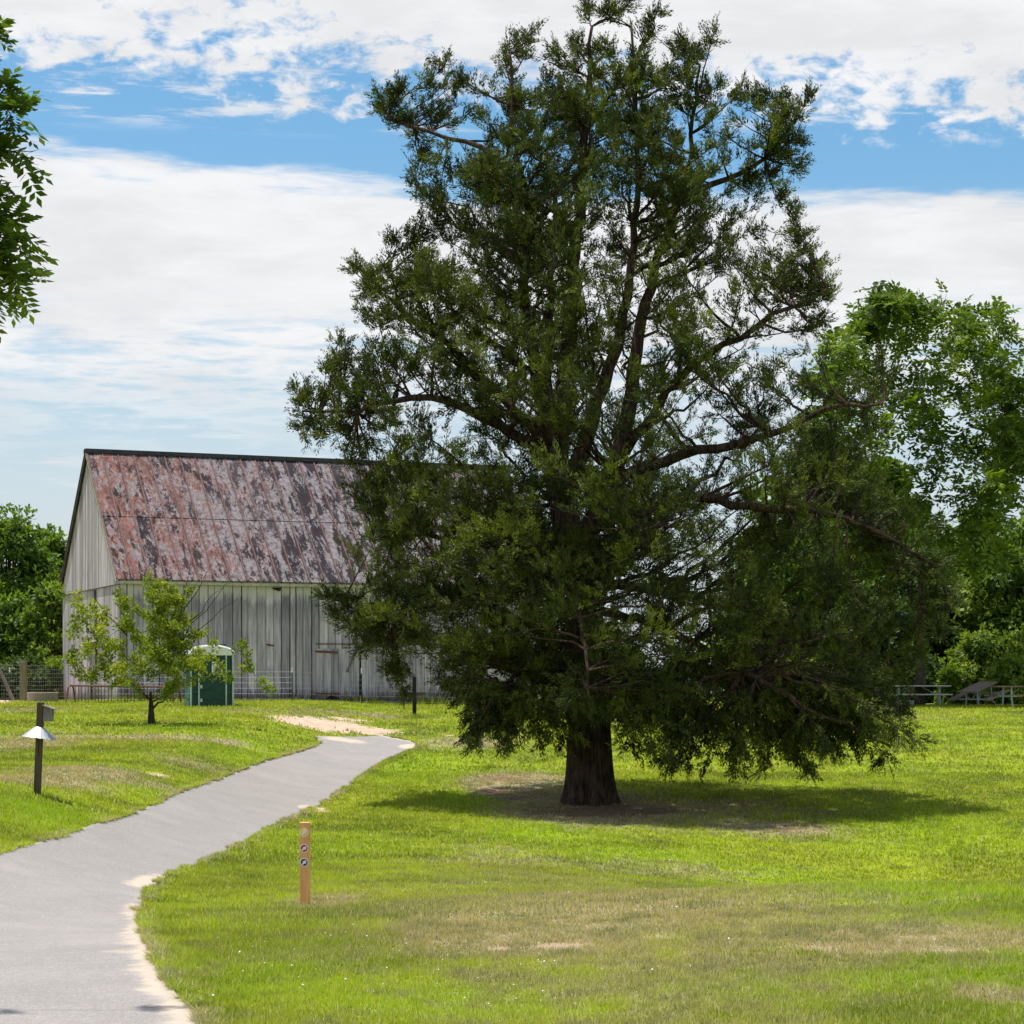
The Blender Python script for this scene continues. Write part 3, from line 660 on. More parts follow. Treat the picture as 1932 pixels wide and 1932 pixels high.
# ------------------------------------------------------------------ trail marker post
mp = gnd(574, 1709); s = mp.y/FPX; mw, mh = 17.8*s, 157*s
mk = empty('trail_marker_post', mp, R(-4), label='short brown trail marker post with three round arrow discs', cat='marker post')
MB().box((0, mw/2, mh/2-.1), (mw, mw, mh+.2)).build('post', M['post_brown'], mk, bevel=.004)
def disc(zc, r, y, m, parent, name, th=.004):
    mb = MB(); n = 28; mb.prism([(r*math.cos(2*math.pi*k/n), zc+r*math.sin(2*math.pi*k/n)) for k in range(n)], y-th, y); return mb.build(name, m, parent)
for k, (fz, c, lab, a) in enumerate(((26, 'yellow', 'yellow disc with white arrow', 42), (66, 'red', 'red disc with white arrow', 38), (102, 'navy', 'navy blue disc with white arrow', 45))):
    zc = mh*(1-fz/213); r = mw*.465
    d0 = disc(zc, r, 0, M['white'], mk, 'arrow_disc'); d0['label'] = lab
    disc(zc, r*.80, -.0045, M[c], d0, 'disc_face', .002)
    ar = [(-.62, -.22), (-.25, .12), (-.62, .26), (-.1, .62) , (.60, .60)]
    ar = [(-.66, -.26), (-.20, -.02), (-.30, .40), (.62, .48), (.60, -.50), (.22, -.28), (-.12, -.66)]
    ca, sa = math.cos(R(a-42)), math.sin(R(a-42)); q = r*.84
    pts = [((x*ca-y*sa)*q, zc+(x*sa+y*ca)*q) for x, y in [(-.42, -.72), (-.72, -.42), (-.22, .12), (-.42, .34), (.64, .62), (.50, -.50), (.22, -.22)]]
    MB().prism(pts[::-1], -.011, -.007).build('arrow', M['white'], d0)

# ------------------------------------------------------------------ fence left, posts
def tpost(parent, px, ptop, Y, lean=0, local=Vector((0, 0, 0))):
    b = at(px, 1330, Y); b.z = h1(b.x, Y)-.1; t = at(px, ptop, Y); t.x += lean
    b -= local; t -= local
    o = MB().bar(b, b+(t-b)*.86, .045, .03).build('steel_post', M['tpost'], parent)
    MB().bar(b+(t-b)*.86, t, .05, .035).build('white_tip', M['white'], o)
wf = empty('wire_fence', (0, 0, 0), label='woven wire fence on a square wood post left of the barn', cat='fence')
fp = at(45, 1330, 80); fz = h1(fp.x, 80)
top = at(44.5, 1247, 80)
MB().bar((fp.x-.02, 80, fz-.2), top, .23, .23).build('wood_post', M['post_fence'], wf, bevel=.01)
tpost(wf, 18, 1259, 79.5)
MB().bar(at(28, 1328, 78.5), at(-18, 1225, 78.5), .12, .10).build('brace_rail', M['wood_grey'], wf)
mb = MB()
A0 = at(-60, 1290, 76.5); A1 = Vector((fp.x, 80, 0)); A2 = Vector((-15.2-3.0, 86, 0))
zb = lambda x, y: h1(x, y)
for k in range(9):
    zz = .12+k*.155
    mb.tube([(A0.x, A0.y, zb(A0.x, A0.y)+zz), (A1.x, A1.y, fz+zz+.0*k)], .006, 4, rnd=.5)
    mb.tube([(A1.x, A1.y, fz+zz), (A2.x, A2.y, fz+zz)], .005, 4, rnd=.5)
for k in range(22):
    f = k/22; x_, y_ = A0.x+(A1.x-A0.x)*f, A0.y+(A1.y-A0.y)*f; z0 = zb(x_, y_); mb.tube([(x_, y_, z0+.1), (x_, y_, z0+1.36)], .004, 4, rnd=.5)
    x_, y_ = A1.x+(A2.x-A1.x)*f, A1.y+(A2.y-A1.y)*f; mb.tube([(x_, y_, fz+.1), (x_, y_, fz+1.36)], .004, 4, rnd=.5)
mb.build('wire_mesh', M['wire'], wf)
wf2 = empty('wire_fence', (0, 0, 0), label='thin wire fence on white tipped steel posts along the barn front', cat='fence')
PP = [(251/1.0*.69, 1256, 76.6), (551, 1259, 77.3), (682, 1260, 78.5), (915, 1274, 80.3)]
for px, py, Y in PP: tpost(wf2, px, py, Y)
mb = MB()
q = [at(px, 1300, Y) for px, py, Y in PP]
for k in range(6):
    zz = .1+k*.2; mb.tube([(p.x, p.y-.03, h1(p.x, p.y)+zz) for p in q], .0035, 4, rnd=.5)
mb.build('wire_mesh', M['wire'], wf2)

# concrete ring
cr = at(80.5, 1325, 77.5); cr.z = h1(cr.x, cr.y); s = 77.5/FPX
cw = empty('concrete_ring', cr, label='low round pale concrete well ring on straw beside fence', cat='well ring')
mb = MB(); n = 32; ro, ri, hh = 29*s, 25*s, 15*s+.06
V = []
for rr, zz in ((ro, -.1), (ro, hh-.02), (ro-.02, hh), (ri, hh), (ri, -.1)):
    V += [(rr*math.cos(2*math.pi*k/n), rr*math.sin(2*math.pi*k/n), zz+.006*math.sin(7*k)) for k in range(n)]
F = [(j*n+k, j*n+(k+1) % n, (j+1)*n+(k+1) % n, (j+1)*n+k) for j in range(4) for k in range(n)]
mb.add(V, F); mb.build('ring', M['concrete'], cw)
mb = MB(); mb.prism([(ri*.99*math.cos(2*math.pi*k/n), ri*.99*math.sin(2*math.pi*k/n)) for k in range(n)], hh-.12, hh-.06, 'z'); mb.build('lid', M['concrete'], cw)

# bike rack: rusty tube rail with hanging bars
br = at(126, 1328, 75.6); br.z = h1(br.x, br.y); s = 75.6/FPX
rk = empty('bike_rack', br, 0, label='rusty brown tubular rack with many upright bars before the barn', cat='bike rack')
hh = 31*s+.03; Lr = 208*s; a2 = R(-1.2)
top = [(6*s, 0, hh), (Lr, 0, hh-.05)]
MB().tube(top, .034, 8).build('top_rail', M['rust'], rk)
for e in (8*s, Lr):
    MB().tube([(e-8*s, -.28, -.1), (e-4*s, -.10, hh*.9), (e-1*s, 0, hh+.02), (e+3*s, .10, hh*.9), (e+6*s, .28, -.1)], .03, 8).build('end_leg', M['rust'], rk)
mb = MB()
for k in range(31):
    x_ = 16*s+k*(Lr-22*s)/30
    if k % 7 == 5: continue
    mb.tube([(x_, 0, hh-.01), (x_+random.uniform(-.01, .01), 0, -.02)], .014, 6)
mb.build('upright_bar', M['rust'], rk); MB().tube([(8*s, 0, .03), (Lr, 0, .0)], .016, 6).build('bottom_rail', M['rust'], rk)

# dark square post
dp = gnd(782, 1355)
o = empty('dark_post', dp, label='short black square post on the lawn before the barn', cat='post')
MB().box((0, 0, .6), (.125, .125, 1.5)).build('shaft', M['black'], o, bevel=.01)
MB().box((0, 0, 1.38), (.15, .15, .06), taper=.5).build('cap', M['black'], o)
fringe([(dp.x-.2, dp.y-.1), (dp.x+.3, dp.y-.05)], 500, .2, .18, .03, 33, 'grass_tuft', 'longer grass tuft round the foot of the black post')

# ------------------------------------------------------------------ picnic tables
def picnic(loc, rz, topm, label, tilt=0, L_=2.3, group='picnic tables at the wood edge'):
    t = empty('picnic_table', loc, rz, label=label, cat='picnic table', group=group); t.rotation_euler = (0, tilt, rz)
    mb = MB()
    for k in range(5): mb.box((0, -.30+k*.15, .76), (L_, .14, .045))
    mb.build('table_top', M[topm], t)
    for sy in (-1, 1):
        mb = MB()
        for k in range(2): mb.box((0, sy*(.62+k*.15), .44), (L_, .14, .045))
        mb.build('bench', M[topm], t)
    for sx in (-1, 1):
        for sy in (-1, 1):
            e = sx*L_*.33
            MB().tube([(e, sy*.36, .0), (e, sy*.26, .10), (e, sy*.22, .4), (e, sy*.22, .735)], .033, 7).build('leg', M['zinc_dull'], t)
        MB().tube([(sx*L_*.33, -.76, .41), (sx*L_*.33, .76, .41)], .028, 7).build('bench_bracket', M['zinc_dull'], t)
        MB().tube([(sx*L_*.30, 0, .41), (sx*.12, 0, .72)], .018, 6).build('brace', M['zinc_dull'], t)
    return t
def gp(px, Y, dz=0): x_ = (px-CX)/FPX*Y; return Vector((x_, Y, h1(x_, Y)+dz))
picnic(gp(1733, 79.5), R(-4), 'tabletop', 'pale weathered picnic table in the open, nearest the cedar')
picnic(gp(1532, 81.5), R(3), 'tabletop', 'pale picnic table seen through the cedar branches')
picnic(gp(1848, 80, -.04), R(58), 'tablebrown', 'brown topped picnic table tilting down to the left by the bushes', tilt=R(-9))
picnic(gp(1930, 76.5), R(28), 'tablebrown', 'dark brown picnic table cut off at the frame edge', L_=2.2)

# pedestal grill with white cone foot
pg = gp(1717, 80.6); o = empty('pedestal_grill', pg, R(20), label='small rusty box grill on post with white conical foot', cat='grill')
MB().tube([(0, 0, 0), (0, 0, .18), (0, 0, .2)], [.62, .22, .16], 12).build('cone_foot', M['white'], o)
MB().tube([(0, 0, .15), (0, 0, .55)], .05, 8).build('post', M['rust'], o)
MB().box((0, 0, .60), (.42, .32, .16)).build('fire_box', M['rust'], o)

# green car behind the cedar
cg = gp(1235, 86); car = empty('parked_car', cg, R(176), label='dark green parked car half hidden behind the cedar trunk', cat='car')
prof = [(-2.2, .32), (-2.25, .75), (-2.0, .92), (-1.1, 1.0), (-.55, 1.42), (.9, 1.45), (1.6, 1.0), (2.2, .95), (2.3, .6), (2.25, .32)]
MB().prism(prof, -.85, .85).build('body', M['carpaint'], car, bevel=.06)
MB().prism([(-.95, 1.02), (-.5, 1.36), (.85, 1.38), (1.4, 1.02)], -.862, -.855).build('side_window', M['glass'], car)
MB().prism([(-.95, 1.02), (-.5, 1.36), (.85, 1.38), (1.4, 1.02)], .855, .862).build('side_window', M['glass'], car)
MB().box((0, 0, .28), (4.3, 1.74, .12)).build('sill', M['white'], car)
for sx in (-1.4, 1.4):
    for sy in (-.8, .8):
        w_ = MB().tube([(sx, sy-.1, .3), (sx, sy+.1, .3)], .32, 18).build('wheel', M['tyre'], car)
        MB().tube([(sx, sy-.12*(1 if sy < 0 else -1), .3), (sx, sy-.13*(1 if sy < 0 else -1), .3)], .17, 14).build('hub', M['tyrehub'], w_)
for sy in (-.6, .6): MB().tube([(2.24, sy, .72), (2.30, sy, .72)], .09, 12).build('headlight', M['white'], car)

# ------------------------------------------------------------------ foliage tools
class Leaves:
    def __init__(s): s.P = []; s.U = []; s.W = []; s.l = []; s.w = []; s.v = []
    def add(s, P, U, W, l, w, v):
        s.P.append(P); s.U.append(U); s.W.append(W); s.l.append(l); s.w.append(w); s.v.append(v)
    def build(s, name, m, parent, fold=.0):
        P, U, W = np.vstack(s.P), np.vstack(s.U), np.vstack(s.W); l, w, v = np.concatenate(s.l)[:, None], np.concatenate(s.w)[:, None], np.concatenate(s.v)
        U = U/(np.linalg.norm(U, axis=1, keepdims=True)+1e-9); W = W-U*(W*U).sum(1, keepdims=True); W = W/(np.linalg.norm(W, axis=1, keepdims=True)+1e-9)
        V = np.stack([P, P+U*l*.45+W*w/2, P+U*l, P+U*l*.45-W*w/2], 1).reshape(-1, 3)
        F = np.arange(len(P)*4).reshape(-1, 4)
        return mesh_np(name, V, F, m, parent, attrs={'v': np.repeat(np.clip(v, 0, 1), 4)})
def unit(a): return a/(np.linalg.norm(a, axis=-1, keepdims=True)+1e-9)
def rdir(r, n): return unit(r.normal(0, 1, (n, 3)))
def curve(a, b, n, sag, jit, r):
    a = np.array(a, float); b = np.array(b, float); t = np.linspace(0, 1, n)[:, None]; d = np.linalg.norm(b-a)
    p = a*(1-t)+b*t; p[:, 2] += (sag*d*4*t*(1-t))[:, 0]
    if n > 2: p[1:-1] += r.normal(0, jit*d, (n-2, 3))
    return p
def along(p, t):
    d = np.r_[0, np.cumsum(np.linalg.norm(np.diff(p, axis=0), axis=1))]; d /= d[-1]
    q = np.stack([np.interp(t, d, p[:, k]) for k in range(3)], -1)
    t2 = np.clip(t+.03, 0, 1); t1 = np.clip(t-.03, 0, 1)
    dr = np.stack([np.interp(t2, d, p[:, k])-np.interp(t1, d, p[:, k]) for k in range(3)], -1)
    return q, unit(dr)

# ------------------------------------------------------------------ the big cedar
cb_ = gnd(1112, 1516); s = cb_.y/FPX
cedar = empty('cedar_tree', cb_, label='huge dark red cedar with thick fluted trunk in the middle of the lawn', cat='tree')
def cp(px, py, dy=0.): return np.array([(px-1112)*s, dy, (1516-py)*s])
EZ = [10, 60, 120, 170, 200, 250, 300, 360, 420, 480, 520, 560, 620, 660, 720, 780, 830, 880, 950, 1000, 1050, 1100, 1150, 1200, 1250, 1300, 1340, 1400, 1440]
EL = [1100, 1075, 1045, 1010, 985, 935, 880, 835, 810, 790, 740, 710, 700, 660, 640, 640, 650, 650, 690, 700, 700, 700, 680, 670, 750, 850, 960, 1000, 1040]
ER = [1240, 1250, 1275, 1295, 1310, 1345, 1385, 1405, 1420, 1450, 1480, 1500, 1500, 1510, 1580, 1620, 1650, 1650, 1680, 1700, 1730, 1740, 1745, 1730, 1700, 1690, 1680, 1650, 1560]
zE = np.array([(1516-p)*s for p in EZ])[::-1]; xL = np.array([(p-1112)*s for p in EL])[::-1]; xR = np.array([(p-1112)*s for p in ER])[::-1]
leaders = []
def leader(pts, r0, r1, dy):
    P = np.array([cp(px, py, d_) for (px, py), d_ in zip(pts, dy)]); leaders.append((P, np.linspace(r0, r1, len(P))))
leader([(1112, 1516), (1110, 1400), (1112, 1300), (1095, 1100), (1060, 950), (1048, 860), (1070, 700), (1085, 500), (1105, 250), (1117, 50)], .50, .03, [0, 0, 0, 0, .1, .1, 0, -.1, 0, 0])
leader([(1060, 950), (1115, 800), (1150, 690), (1185, 560), (1205, 350), (1190, 60)], .24, .03, [.1, -.3, -.5, -.6, -.4, -.3])
leader([(1095, 1040), (1180, 850), (1198, 720), (1215, 580), (1260, 430), (1310, 300), (1325, 110)], .26, .03, [0, .3, .5, .6, .7, .6, .5])
leader([(1048, 860), (1005, 700), (985, 560), (1000, 400), (965, 300), (962, 120)], .20, .03, [.1, -.5, -.9, -1, -.8, -.7])
leader([(1060, 900), (1030, 700), (1040, 500), (1060, 300), (1240, 30)], .16, .03, [.1, .8, 1.3, 1.2, .8])
leader([(1180, 850), (1240, 770), (1290, 700), (1390, 650), (1480, 600), (1545, 565)], .15, .025, [.3, -.3, -.8, -1.2, -1.3, -1.2])
leader([(1110, 950), (1230, 870), (1360, 860), (1440, 835), (1530, 790), (1640, 780)], .17, .03, [0, -.8, -1.4, -1.7, -1.8, -1.6])
leader([(1050, 880), (980, 830), (880, 770), (780, 750), (660, 790), (572, 778)], .17, .025, [.1, -.3, -.7, -.6, -.4, -.2])
leader([(1048, 840), (960, 760), (850, 640), (740, 560), (680, 520)], .15, .025, [.1, .6, 1., .8, .5])
leader([(1000, 400), (930, 292), (860, 283), (770, 245), (722, 212)], .09, .02, [-1, -.8, -.6, -.4, -.2])
leader([(1310, 350), (1380, 330), (1440, 300), (1480, 270), (1512, 205)], .09, .02, [.7, .5, .3, .2, .1])
leader([(1110, 1000), (1280, 940), (1400, 985), (1500, 980), (1600, 1000), (1740, 1080)], .15, .03, [0, -1.6, -2.6, -2.6, -2.2, -1.4])
leader([(1105, 1100), (1280, 1110), (1450, 1160), (1600, 1200), (1740, 1190)], .15, .03, [0, 1., 1.8, 1.8, 1.4])
leader([(1105, 1150), (1230, 1180), (1380, 1270), (1500, 1340), (1640, 1400)], .13, .03, [0, -1.5, -2.8, -3., -2.4])
leader([(1105, 1100), (960, 1130), (820, 1150), (720, 1170), (648, 1140)], .13, .03, [0, -.6, -.8, -.6, -.2])
leader([(1112, 1220), (1000, 1250), (930, 1300), (900, 1370)], .09, .02, [0, -1.3, -2.2, -2.4])
leader([(1095, 1060), (1060, 1080), (1080, 1150), (1090, 1240), (1100, 1330)], .10, .02, [0, -2.3, -3.9, -4.6, -4.9])
leader([(1100, 950), (1160, 900), (1190, 960), (1200, 1060)], .12, .02, [0, -2.4, -3.9, -4.5])
leader([(1095, 1060), (900, 1020), (800, 1000), (700, 1010)], .12, .02, [0, .7, 1., .8])
leader([(1095, 1100), (1120, 1100), (1150, 1150), (1160, 1200)], .14, .03, [0, 2.0, 4.0, 5.0])
woodm = MB(); n = 20
# trunk: fluted, flared
tp_ = leaders[0][0][:4]; V = []; ringz = [-.25, 0, .12, .3, .6, 1.0, 1.5, 2.1, 2.7, 3.3, 4.2]; n = 48
for i, zz in enumerate(ringz):
    q = np.array([np.interp(zz, tp_[:, 2], tp_[:, k]) for k in range(2)])
    rr = .405+.11*math.exp(-max(zz, 0)/.35)+.04*math.exp(-max(zz, 0)/1.6)-.022*max(zz-1, 0)
    for k in range(n):
        t = 2*math.pi*k/n; fl = 1+(.17+.14*math.exp(-max(zz, 0)/.5))*(.6*math.sin(5*t+.3*zz+1)+.4*math.sin(9*t+2+.2*zz))*.8+.02*math.sin(23*t)
        V.append((q[0]+rr*fl*math.cos(t), q[1]+rr*fl*math.sin(t), zz))
F = [(j*n+k, j*n+(k+1) % n, (j+1)*n+(k+1) % n, (j+1)*n+k) for j in range(len(ringz)-1) for k in range(n)]
woodm.add(V, F, .5)
rc = np.random.default_rng(21)
nodesP = []; nodesR = []
for i, (P, r) in enumerate(leaders):
    d = np.r_[0, np.cumsum(np.linalg.norm(np.diff(P, axis=0), axis=1))]; m_ = max(6, int(d[-1]/.35)); t = np.linspace(0, d[-1], m_)
    Q = np.stack([np.interp(t, d, P[:, k]) for k in range(3)], -1)
    for _ in range(3): Q[1:-1] = Q[1:-1]*.5+(Q[:-2]+Q[2:])*.25
    Q[1:-1] += rc.normal(0, .035, (m_-2, 3)); rr = np.interp(t, d, r)*(1 if i == 0 else .8)
    woodm.tube(Q if i else Q[4:], rr if i else rr[4:], 9, rnd=.5)
    nodesP.append(Q); nodesR.append(rr)
NP = np.vstack(nodesP); NR = np.concatenate(nodesR)
limbs = []
def add_limb(T, sag, rmax=.07, smin=0.25, rise=.35, slim=1.):
    d = T-NP; hd = np.hypot(d[:, 0], d[:, 1]); want = T[2]-rise*hd
    cost = hd+1.6*np.abs(NP[:, 2]-want)+(NP[:, 2] < 2.4)*5
    cost += np.where(hd < .3, 3, 0)
    i = int(np.argmin(cost)); S = NP[i]; L_ = np.linalg.norm(T-S)
    if L_ < .25: return
    p = curve(S, T, max(5, int(L_/.4)+2), sag, .018, rc); limbs.append((p, min(rmax, NR[i]*.7, .014+.012*L_), L_, slim))
def envelope(z, ph, k):
    a = np.interp(z, zE, xL); b = np.interp(z, zE, xR); c = 0.25*(a+b)+0.0; 
    X = (b-c) if math.cos(ph) > 0 else (c-a); Yx = .42*(b-a)
    r_ = 1/math.sqrt((math.cos(ph)/X)**2+(math.sin(ph)/Yx)**2)*k
    return np.array([c+r_*math.cos(ph), r_*math.sin(ph), z])
zs = (1516-np.array([150, 1330.]))*s
K = 800
for i in range(K):
    f = (i+rc.random())/K; z = zs[1]+(zs[0]-zs[1])*(f**1.25); ph = i*2.39996+rc.normal(0, .25)
    k = rc.uniform(.45, 1.0) if rc.random() < .5 else rc.uniform(.84, 1.03)
    T = envelope(z, ph, k*.965); up = f > .35
    ppx, ppy = T[0]/s+1112, 1516-T[2]/s
    if 470 < ppy < 900 and 1060 < ppx < 1480 and rc.random() < .42: continue
    if 880 < ppy < 1250 and 1200 < ppx < 1450 and rc.random() < .18: continue
    if 640 < ppy < 880 and 800 < ppx < 1010 and rc.random() < .35: continue
    add_limb(T, -.06 if up else .07, rise=.55 if up else .12)
for i in range(60):   # hanging lower skirt, right side and front
    px = rc.uniform(1180, 1670); py = rc.uniform(1310, 1425) - (15 if px > 1560 else 0); dy = rc.uniform(-3.4, 2.6)
    add_limb(cp(px, py, dy), .10, .05, rise=-.25)
for i in range(15):
    px = rc.uniform(890, 985) if rc.random() < .6 else rc.uniform(1010, 1070); py = rc.uniform(1330, 1385); add_limb(cp(px, py, rc.uniform(-2.6, 1)), .10, .04, rise=-.25)
tips = [(722, 212, 0), (755, 175, 0), (838, 125, 0), (850, 190, .3), (880, 160, -.2), (960, 112, 0), (975, 170, .2), (1000, 62, .2), (1045, 100, 0), (1117, 15, 0), (1085, 90, 0), (1150, 90, 0), (1190, 12, -.3), (1242, 8, .8), (1215, 110, 0), (1292, 70, .5), (1325, 95, .4), (1302, 140, 0), (1360, 150, .5), (1408, 172, .3), (1450, 175, .2), (1518, 200, .1), (1475, 230, 0), (1505, 310, 0), (1500, 260, 0),
    (675, 505, .4), (690, 560, 0), (640, 650, 0), (628, 690, .3), (572, 755, -.1), (580, 795, -.1), (600, 820, 0), (1530, 510, 0), (1490, 500, .3), (1548, 570, -.4), (1540, 620, 0), (1500, 440, 0), (1465, 375, 0), (1430, 330, .4), (790, 300, .2), (790, 360, 0), (792, 440, 0), (795, 500, 0),
    (640, 1130, -.2), (640, 1180, -.2), (700, 1220, 0), (740, 1260, 0), (760, 1300, 0), (700, 900, 0), (660, 880, .2), (655, 830, .1), (1750, 1150, -1), (1752, 1200, -1), (1740, 1080, -1), (1700, 1270, -1), (1680, 1330, -1), (1670, 1380, -1), (1640, 1415, -1.6), (1500, 1432, -2), (1370, 1435, -2), (1250, 1415, -1.8), (960, 1385, -2), (895, 1340, -2), (890, 1380, -2), (1650, 700, -.5), (1690, 980, -.5)]
for px, py, dy in tips:
    for q_ in range(3): add_limb(cp(px+rc.normal(0, 5)*q_, py+rc.normal(0, 5)*q_, dy+rc.normal(0, .25)*q_), -.05 if py < 900 else .05, .05, rise=.7 if py < 600 else .15, slim=.42)
for n_, x0, x1, y0, y1 in ((56, 680, 1050, 890, 1240), (26, 1150, 1700, 900, 1330), (36, 820, 1040, 300, 860), (26, 700, 1000, 1000, 1230)):
    for i in range(n_): add_limb(cp(rc.uniform(x0, x1), rc.uniform(y0, y1), rc.uniform(-2.6, 2.6)), 0, rise=.3)
for i in range(60): add_limb(cp(rc.uniform(965, 1260), rc.uniform(930, 1335), rc.uniform(-4.4, -2.2)), .02, rise=.15)
for px, py in [(780, 230), (820, 200), (850, 240), (800, 280), (880, 230), (900, 290), (760, 255), (830, 310), (870, 335), (905, 215), (930, 240), (950, 200), (745, 235), (1400, 230), (1440, 250), (1460, 215), (1480, 290), (1420, 285), (1390, 205), (1350, 220), (1370, 260), (1450, 320), (1430, 360),
        (620, 770), (650, 760), (640, 800), (680, 760), (610, 750), (690, 790), (720, 530), (740, 520), (700, 560), (760, 590), (720, 600), (690, 620), (660, 660), (680, 690), (650, 705), (670, 735), (700, 660), (1500, 560), (1520, 600), (1480, 530), (1490, 620), (1600, 720), (1580, 760), (1640, 760)]:
    for q_ in (0,): add_limb(cp(px+rc.normal(0, 8), py+rc.normal(0, 8), rc.normal(0, .45)), -.03, .04, rise=.3, slim=.8)
LV = Leaves(); tw = MB()
zH = (1516-1320)*s
def sprays(q, ax, n_leaf, ln, r, droop, tb=.4):
    """n plumes at q along ax; each a feather of thin scale-leaf twigs"""
    m_ = len(q); tt = r.random((m_, n_leaf))
    sc = ln[:, None]*(1.05-.55*tt)
    base = q[:, None]+ax[:, None]*(ln[:, None]*tt)[..., None]
    side = unit(r.normal(0, 1, (m_, n_leaf, 3)))
    U = unit(ax[:, None]*1.35+side*.72+np.array([0, 0, .18 if not droop else -.12]))
    base = base+side*(ln[:, None]*.10)[..., None]
    Wd = unit(np.cross(U, r.normal(0, 1, (m_, n_leaf, 3))))
    tone = np.clip(tb+.30*r.normal(0, .55, (m_, 1))+.12*r.normal(0, 1, (m_, n_leaf)), 0, 1)
    LV.add(base.reshape(-1, 3), U.reshape(-1, 3), Wd.reshape(-1, 3), (sc*.24+.012).ravel(), (sc*.24*.26+.005).ravel(), tone.ravel())
for p, r0, L_, slim in limbs:
    nn = len(p); woodtaper = np.linspace(r0, .006, nn)
    tw.tube(p, woodtaper, 5, cap=False, rnd=.5)
    low = p[-1, 2] < zH+.5
    m_ = max(4, int(L_*3.6)); t0 = .34 if L_ > 1.5 else .12
    t = np.sort(t0+(1-t0)*rc.random(m_)**.8); t[-1] = 1
    q, dr = along(p, t)
    side = rdir(rc, m_); side[:, 2] = side[:, 2]*.6+(.25 if not low else -.35)
    hi_ = 1-.42*float(sstep(11.0, 14.0, p[-1, 2]))
    ax = unit(dr*.6+side*.9); tl = hi_*(.35+.75*rc.random(m_))*np.clip(1.2-t*.7, .3, 1)*min(1, .5+L_*.25)*(1 if slim == 1 else np.where(t > .55, slim, .8))
    ns = 6 if slim == 1 else 5; tb = float(np.clip(.42+rc.normal(0, .17), .1, .85))
    for k in range(ns):
        f = .12+.88*(k+rc.random(m_))/ns
        c_ = q+ax*(tl*f)[:, None]+rc.normal(0, .045, (m_, 3)); a2_ = unit(ax*.7+rdir(rc, m_)*.75+np.array([0, 0, .30 if not low else -.3]))
        ln = (.18+.20*rc.random(m_))
        sprays(c_, a2_, 36, ln, rc, low, tb)
    # wispy leader at the limb tip
    wn = 5; wd_ = unit(dr[-1]*.8+np.array([0, 0, .75 if not low else -.5])+rc.normal(0, .2, 3)); wl = .10*wn*min(1, .4+L_*.2)
    wq = p[-1]+wd_*(np.arange(wn)/wn*wl)[:, None]; sprays(wq, np.tile(wd_, (wn, 1)), 12, np.full(wn, .16), rc, low, tb)
    tw.tube([p[-1], p[-1]+wd_*wl], [.006, .003], 3, cap=False, rnd=.5)
    for a_, b_ in zip(q[::2], (q+ax*tl[:, None])[::2]): tw.tube([a_, (a_+b_)/2+rc.normal(0, .02, 3), b_], [.012, .009, .005], 4, cap=False, rnd=.5)
# bare inner twigs visible against the sky
for i in range(260):
    j = rc.integers(0, len(NP)); a_ = NP[j]
    if a_[2] < 4 or a_[2] > 13 or abs(a_[0]) > 2.6: continue
    b_ = a_+rdir(rc, 1)[0]*rc.uniform(.5, 1.3)*np.array([1, 1, .6]); tw.tube(curve(a_, b_, 6, .03, .05, rc), np.linspace(.014, .005, 6), 4, cap=False, rnd=.5)
wo_ = woodm.build('trunk', M['bark_cedar'], cedar, smooth=True)
tw.build('branches', M['bark_cedar'], cedar)
print('cedar limbs', len(limbs), 'leaves', sum(len(a) for a in LV.l))
LV.build('crown', M['cedar'], cedar)

# ------------------------------------------------------------------ compound-leaved trees
def compound(q, ax, ln, pairs, r, LVx, drop=.35, tone=None):
    """pinnate leaves: rachis from q along ax of length ln with leaflet pairs"""
    m_ = len(q); n_ = pairs*2+1
    ax = unit(ax); side = unit(np.cross(ax, np.array([0, 0, 1.])+r.normal(0, .3, (m_, 3)))); upv = np.cross(side, ax)
    tone = np.clip(.45+r.normal(0, .2, (m_, 1)), 0, 1) if tone is None else tone
    for k in range(n_):
        t = (k//2+1)/(pairs+.6) if k < n_-1 else 1.0; sg = 1 if k % 2 else -1
        P = q+ax*(ln*t)[:, None]-np.array([0, 0, 1.])*(drop*ln*t*t)[:, None]
        if k < n_-1: U = unit(side*sg+ax*.45-np.array([0, 0, .25])+r.normal(0, .15, (m_, 3)))
        else: U = unit(ax-np.array([0, 0, .5]))
        Wd = unit(np.cross(U, upv+r.normal(0, .35, (m_, 3))))
        ll = ln*.41*(1-.35*abs(t-.55)); LVx.add(P, U, Wd, ll, ll*.44, np.clip(tone[:, 0]+r.normal(0, .08, m_), 0, 1))
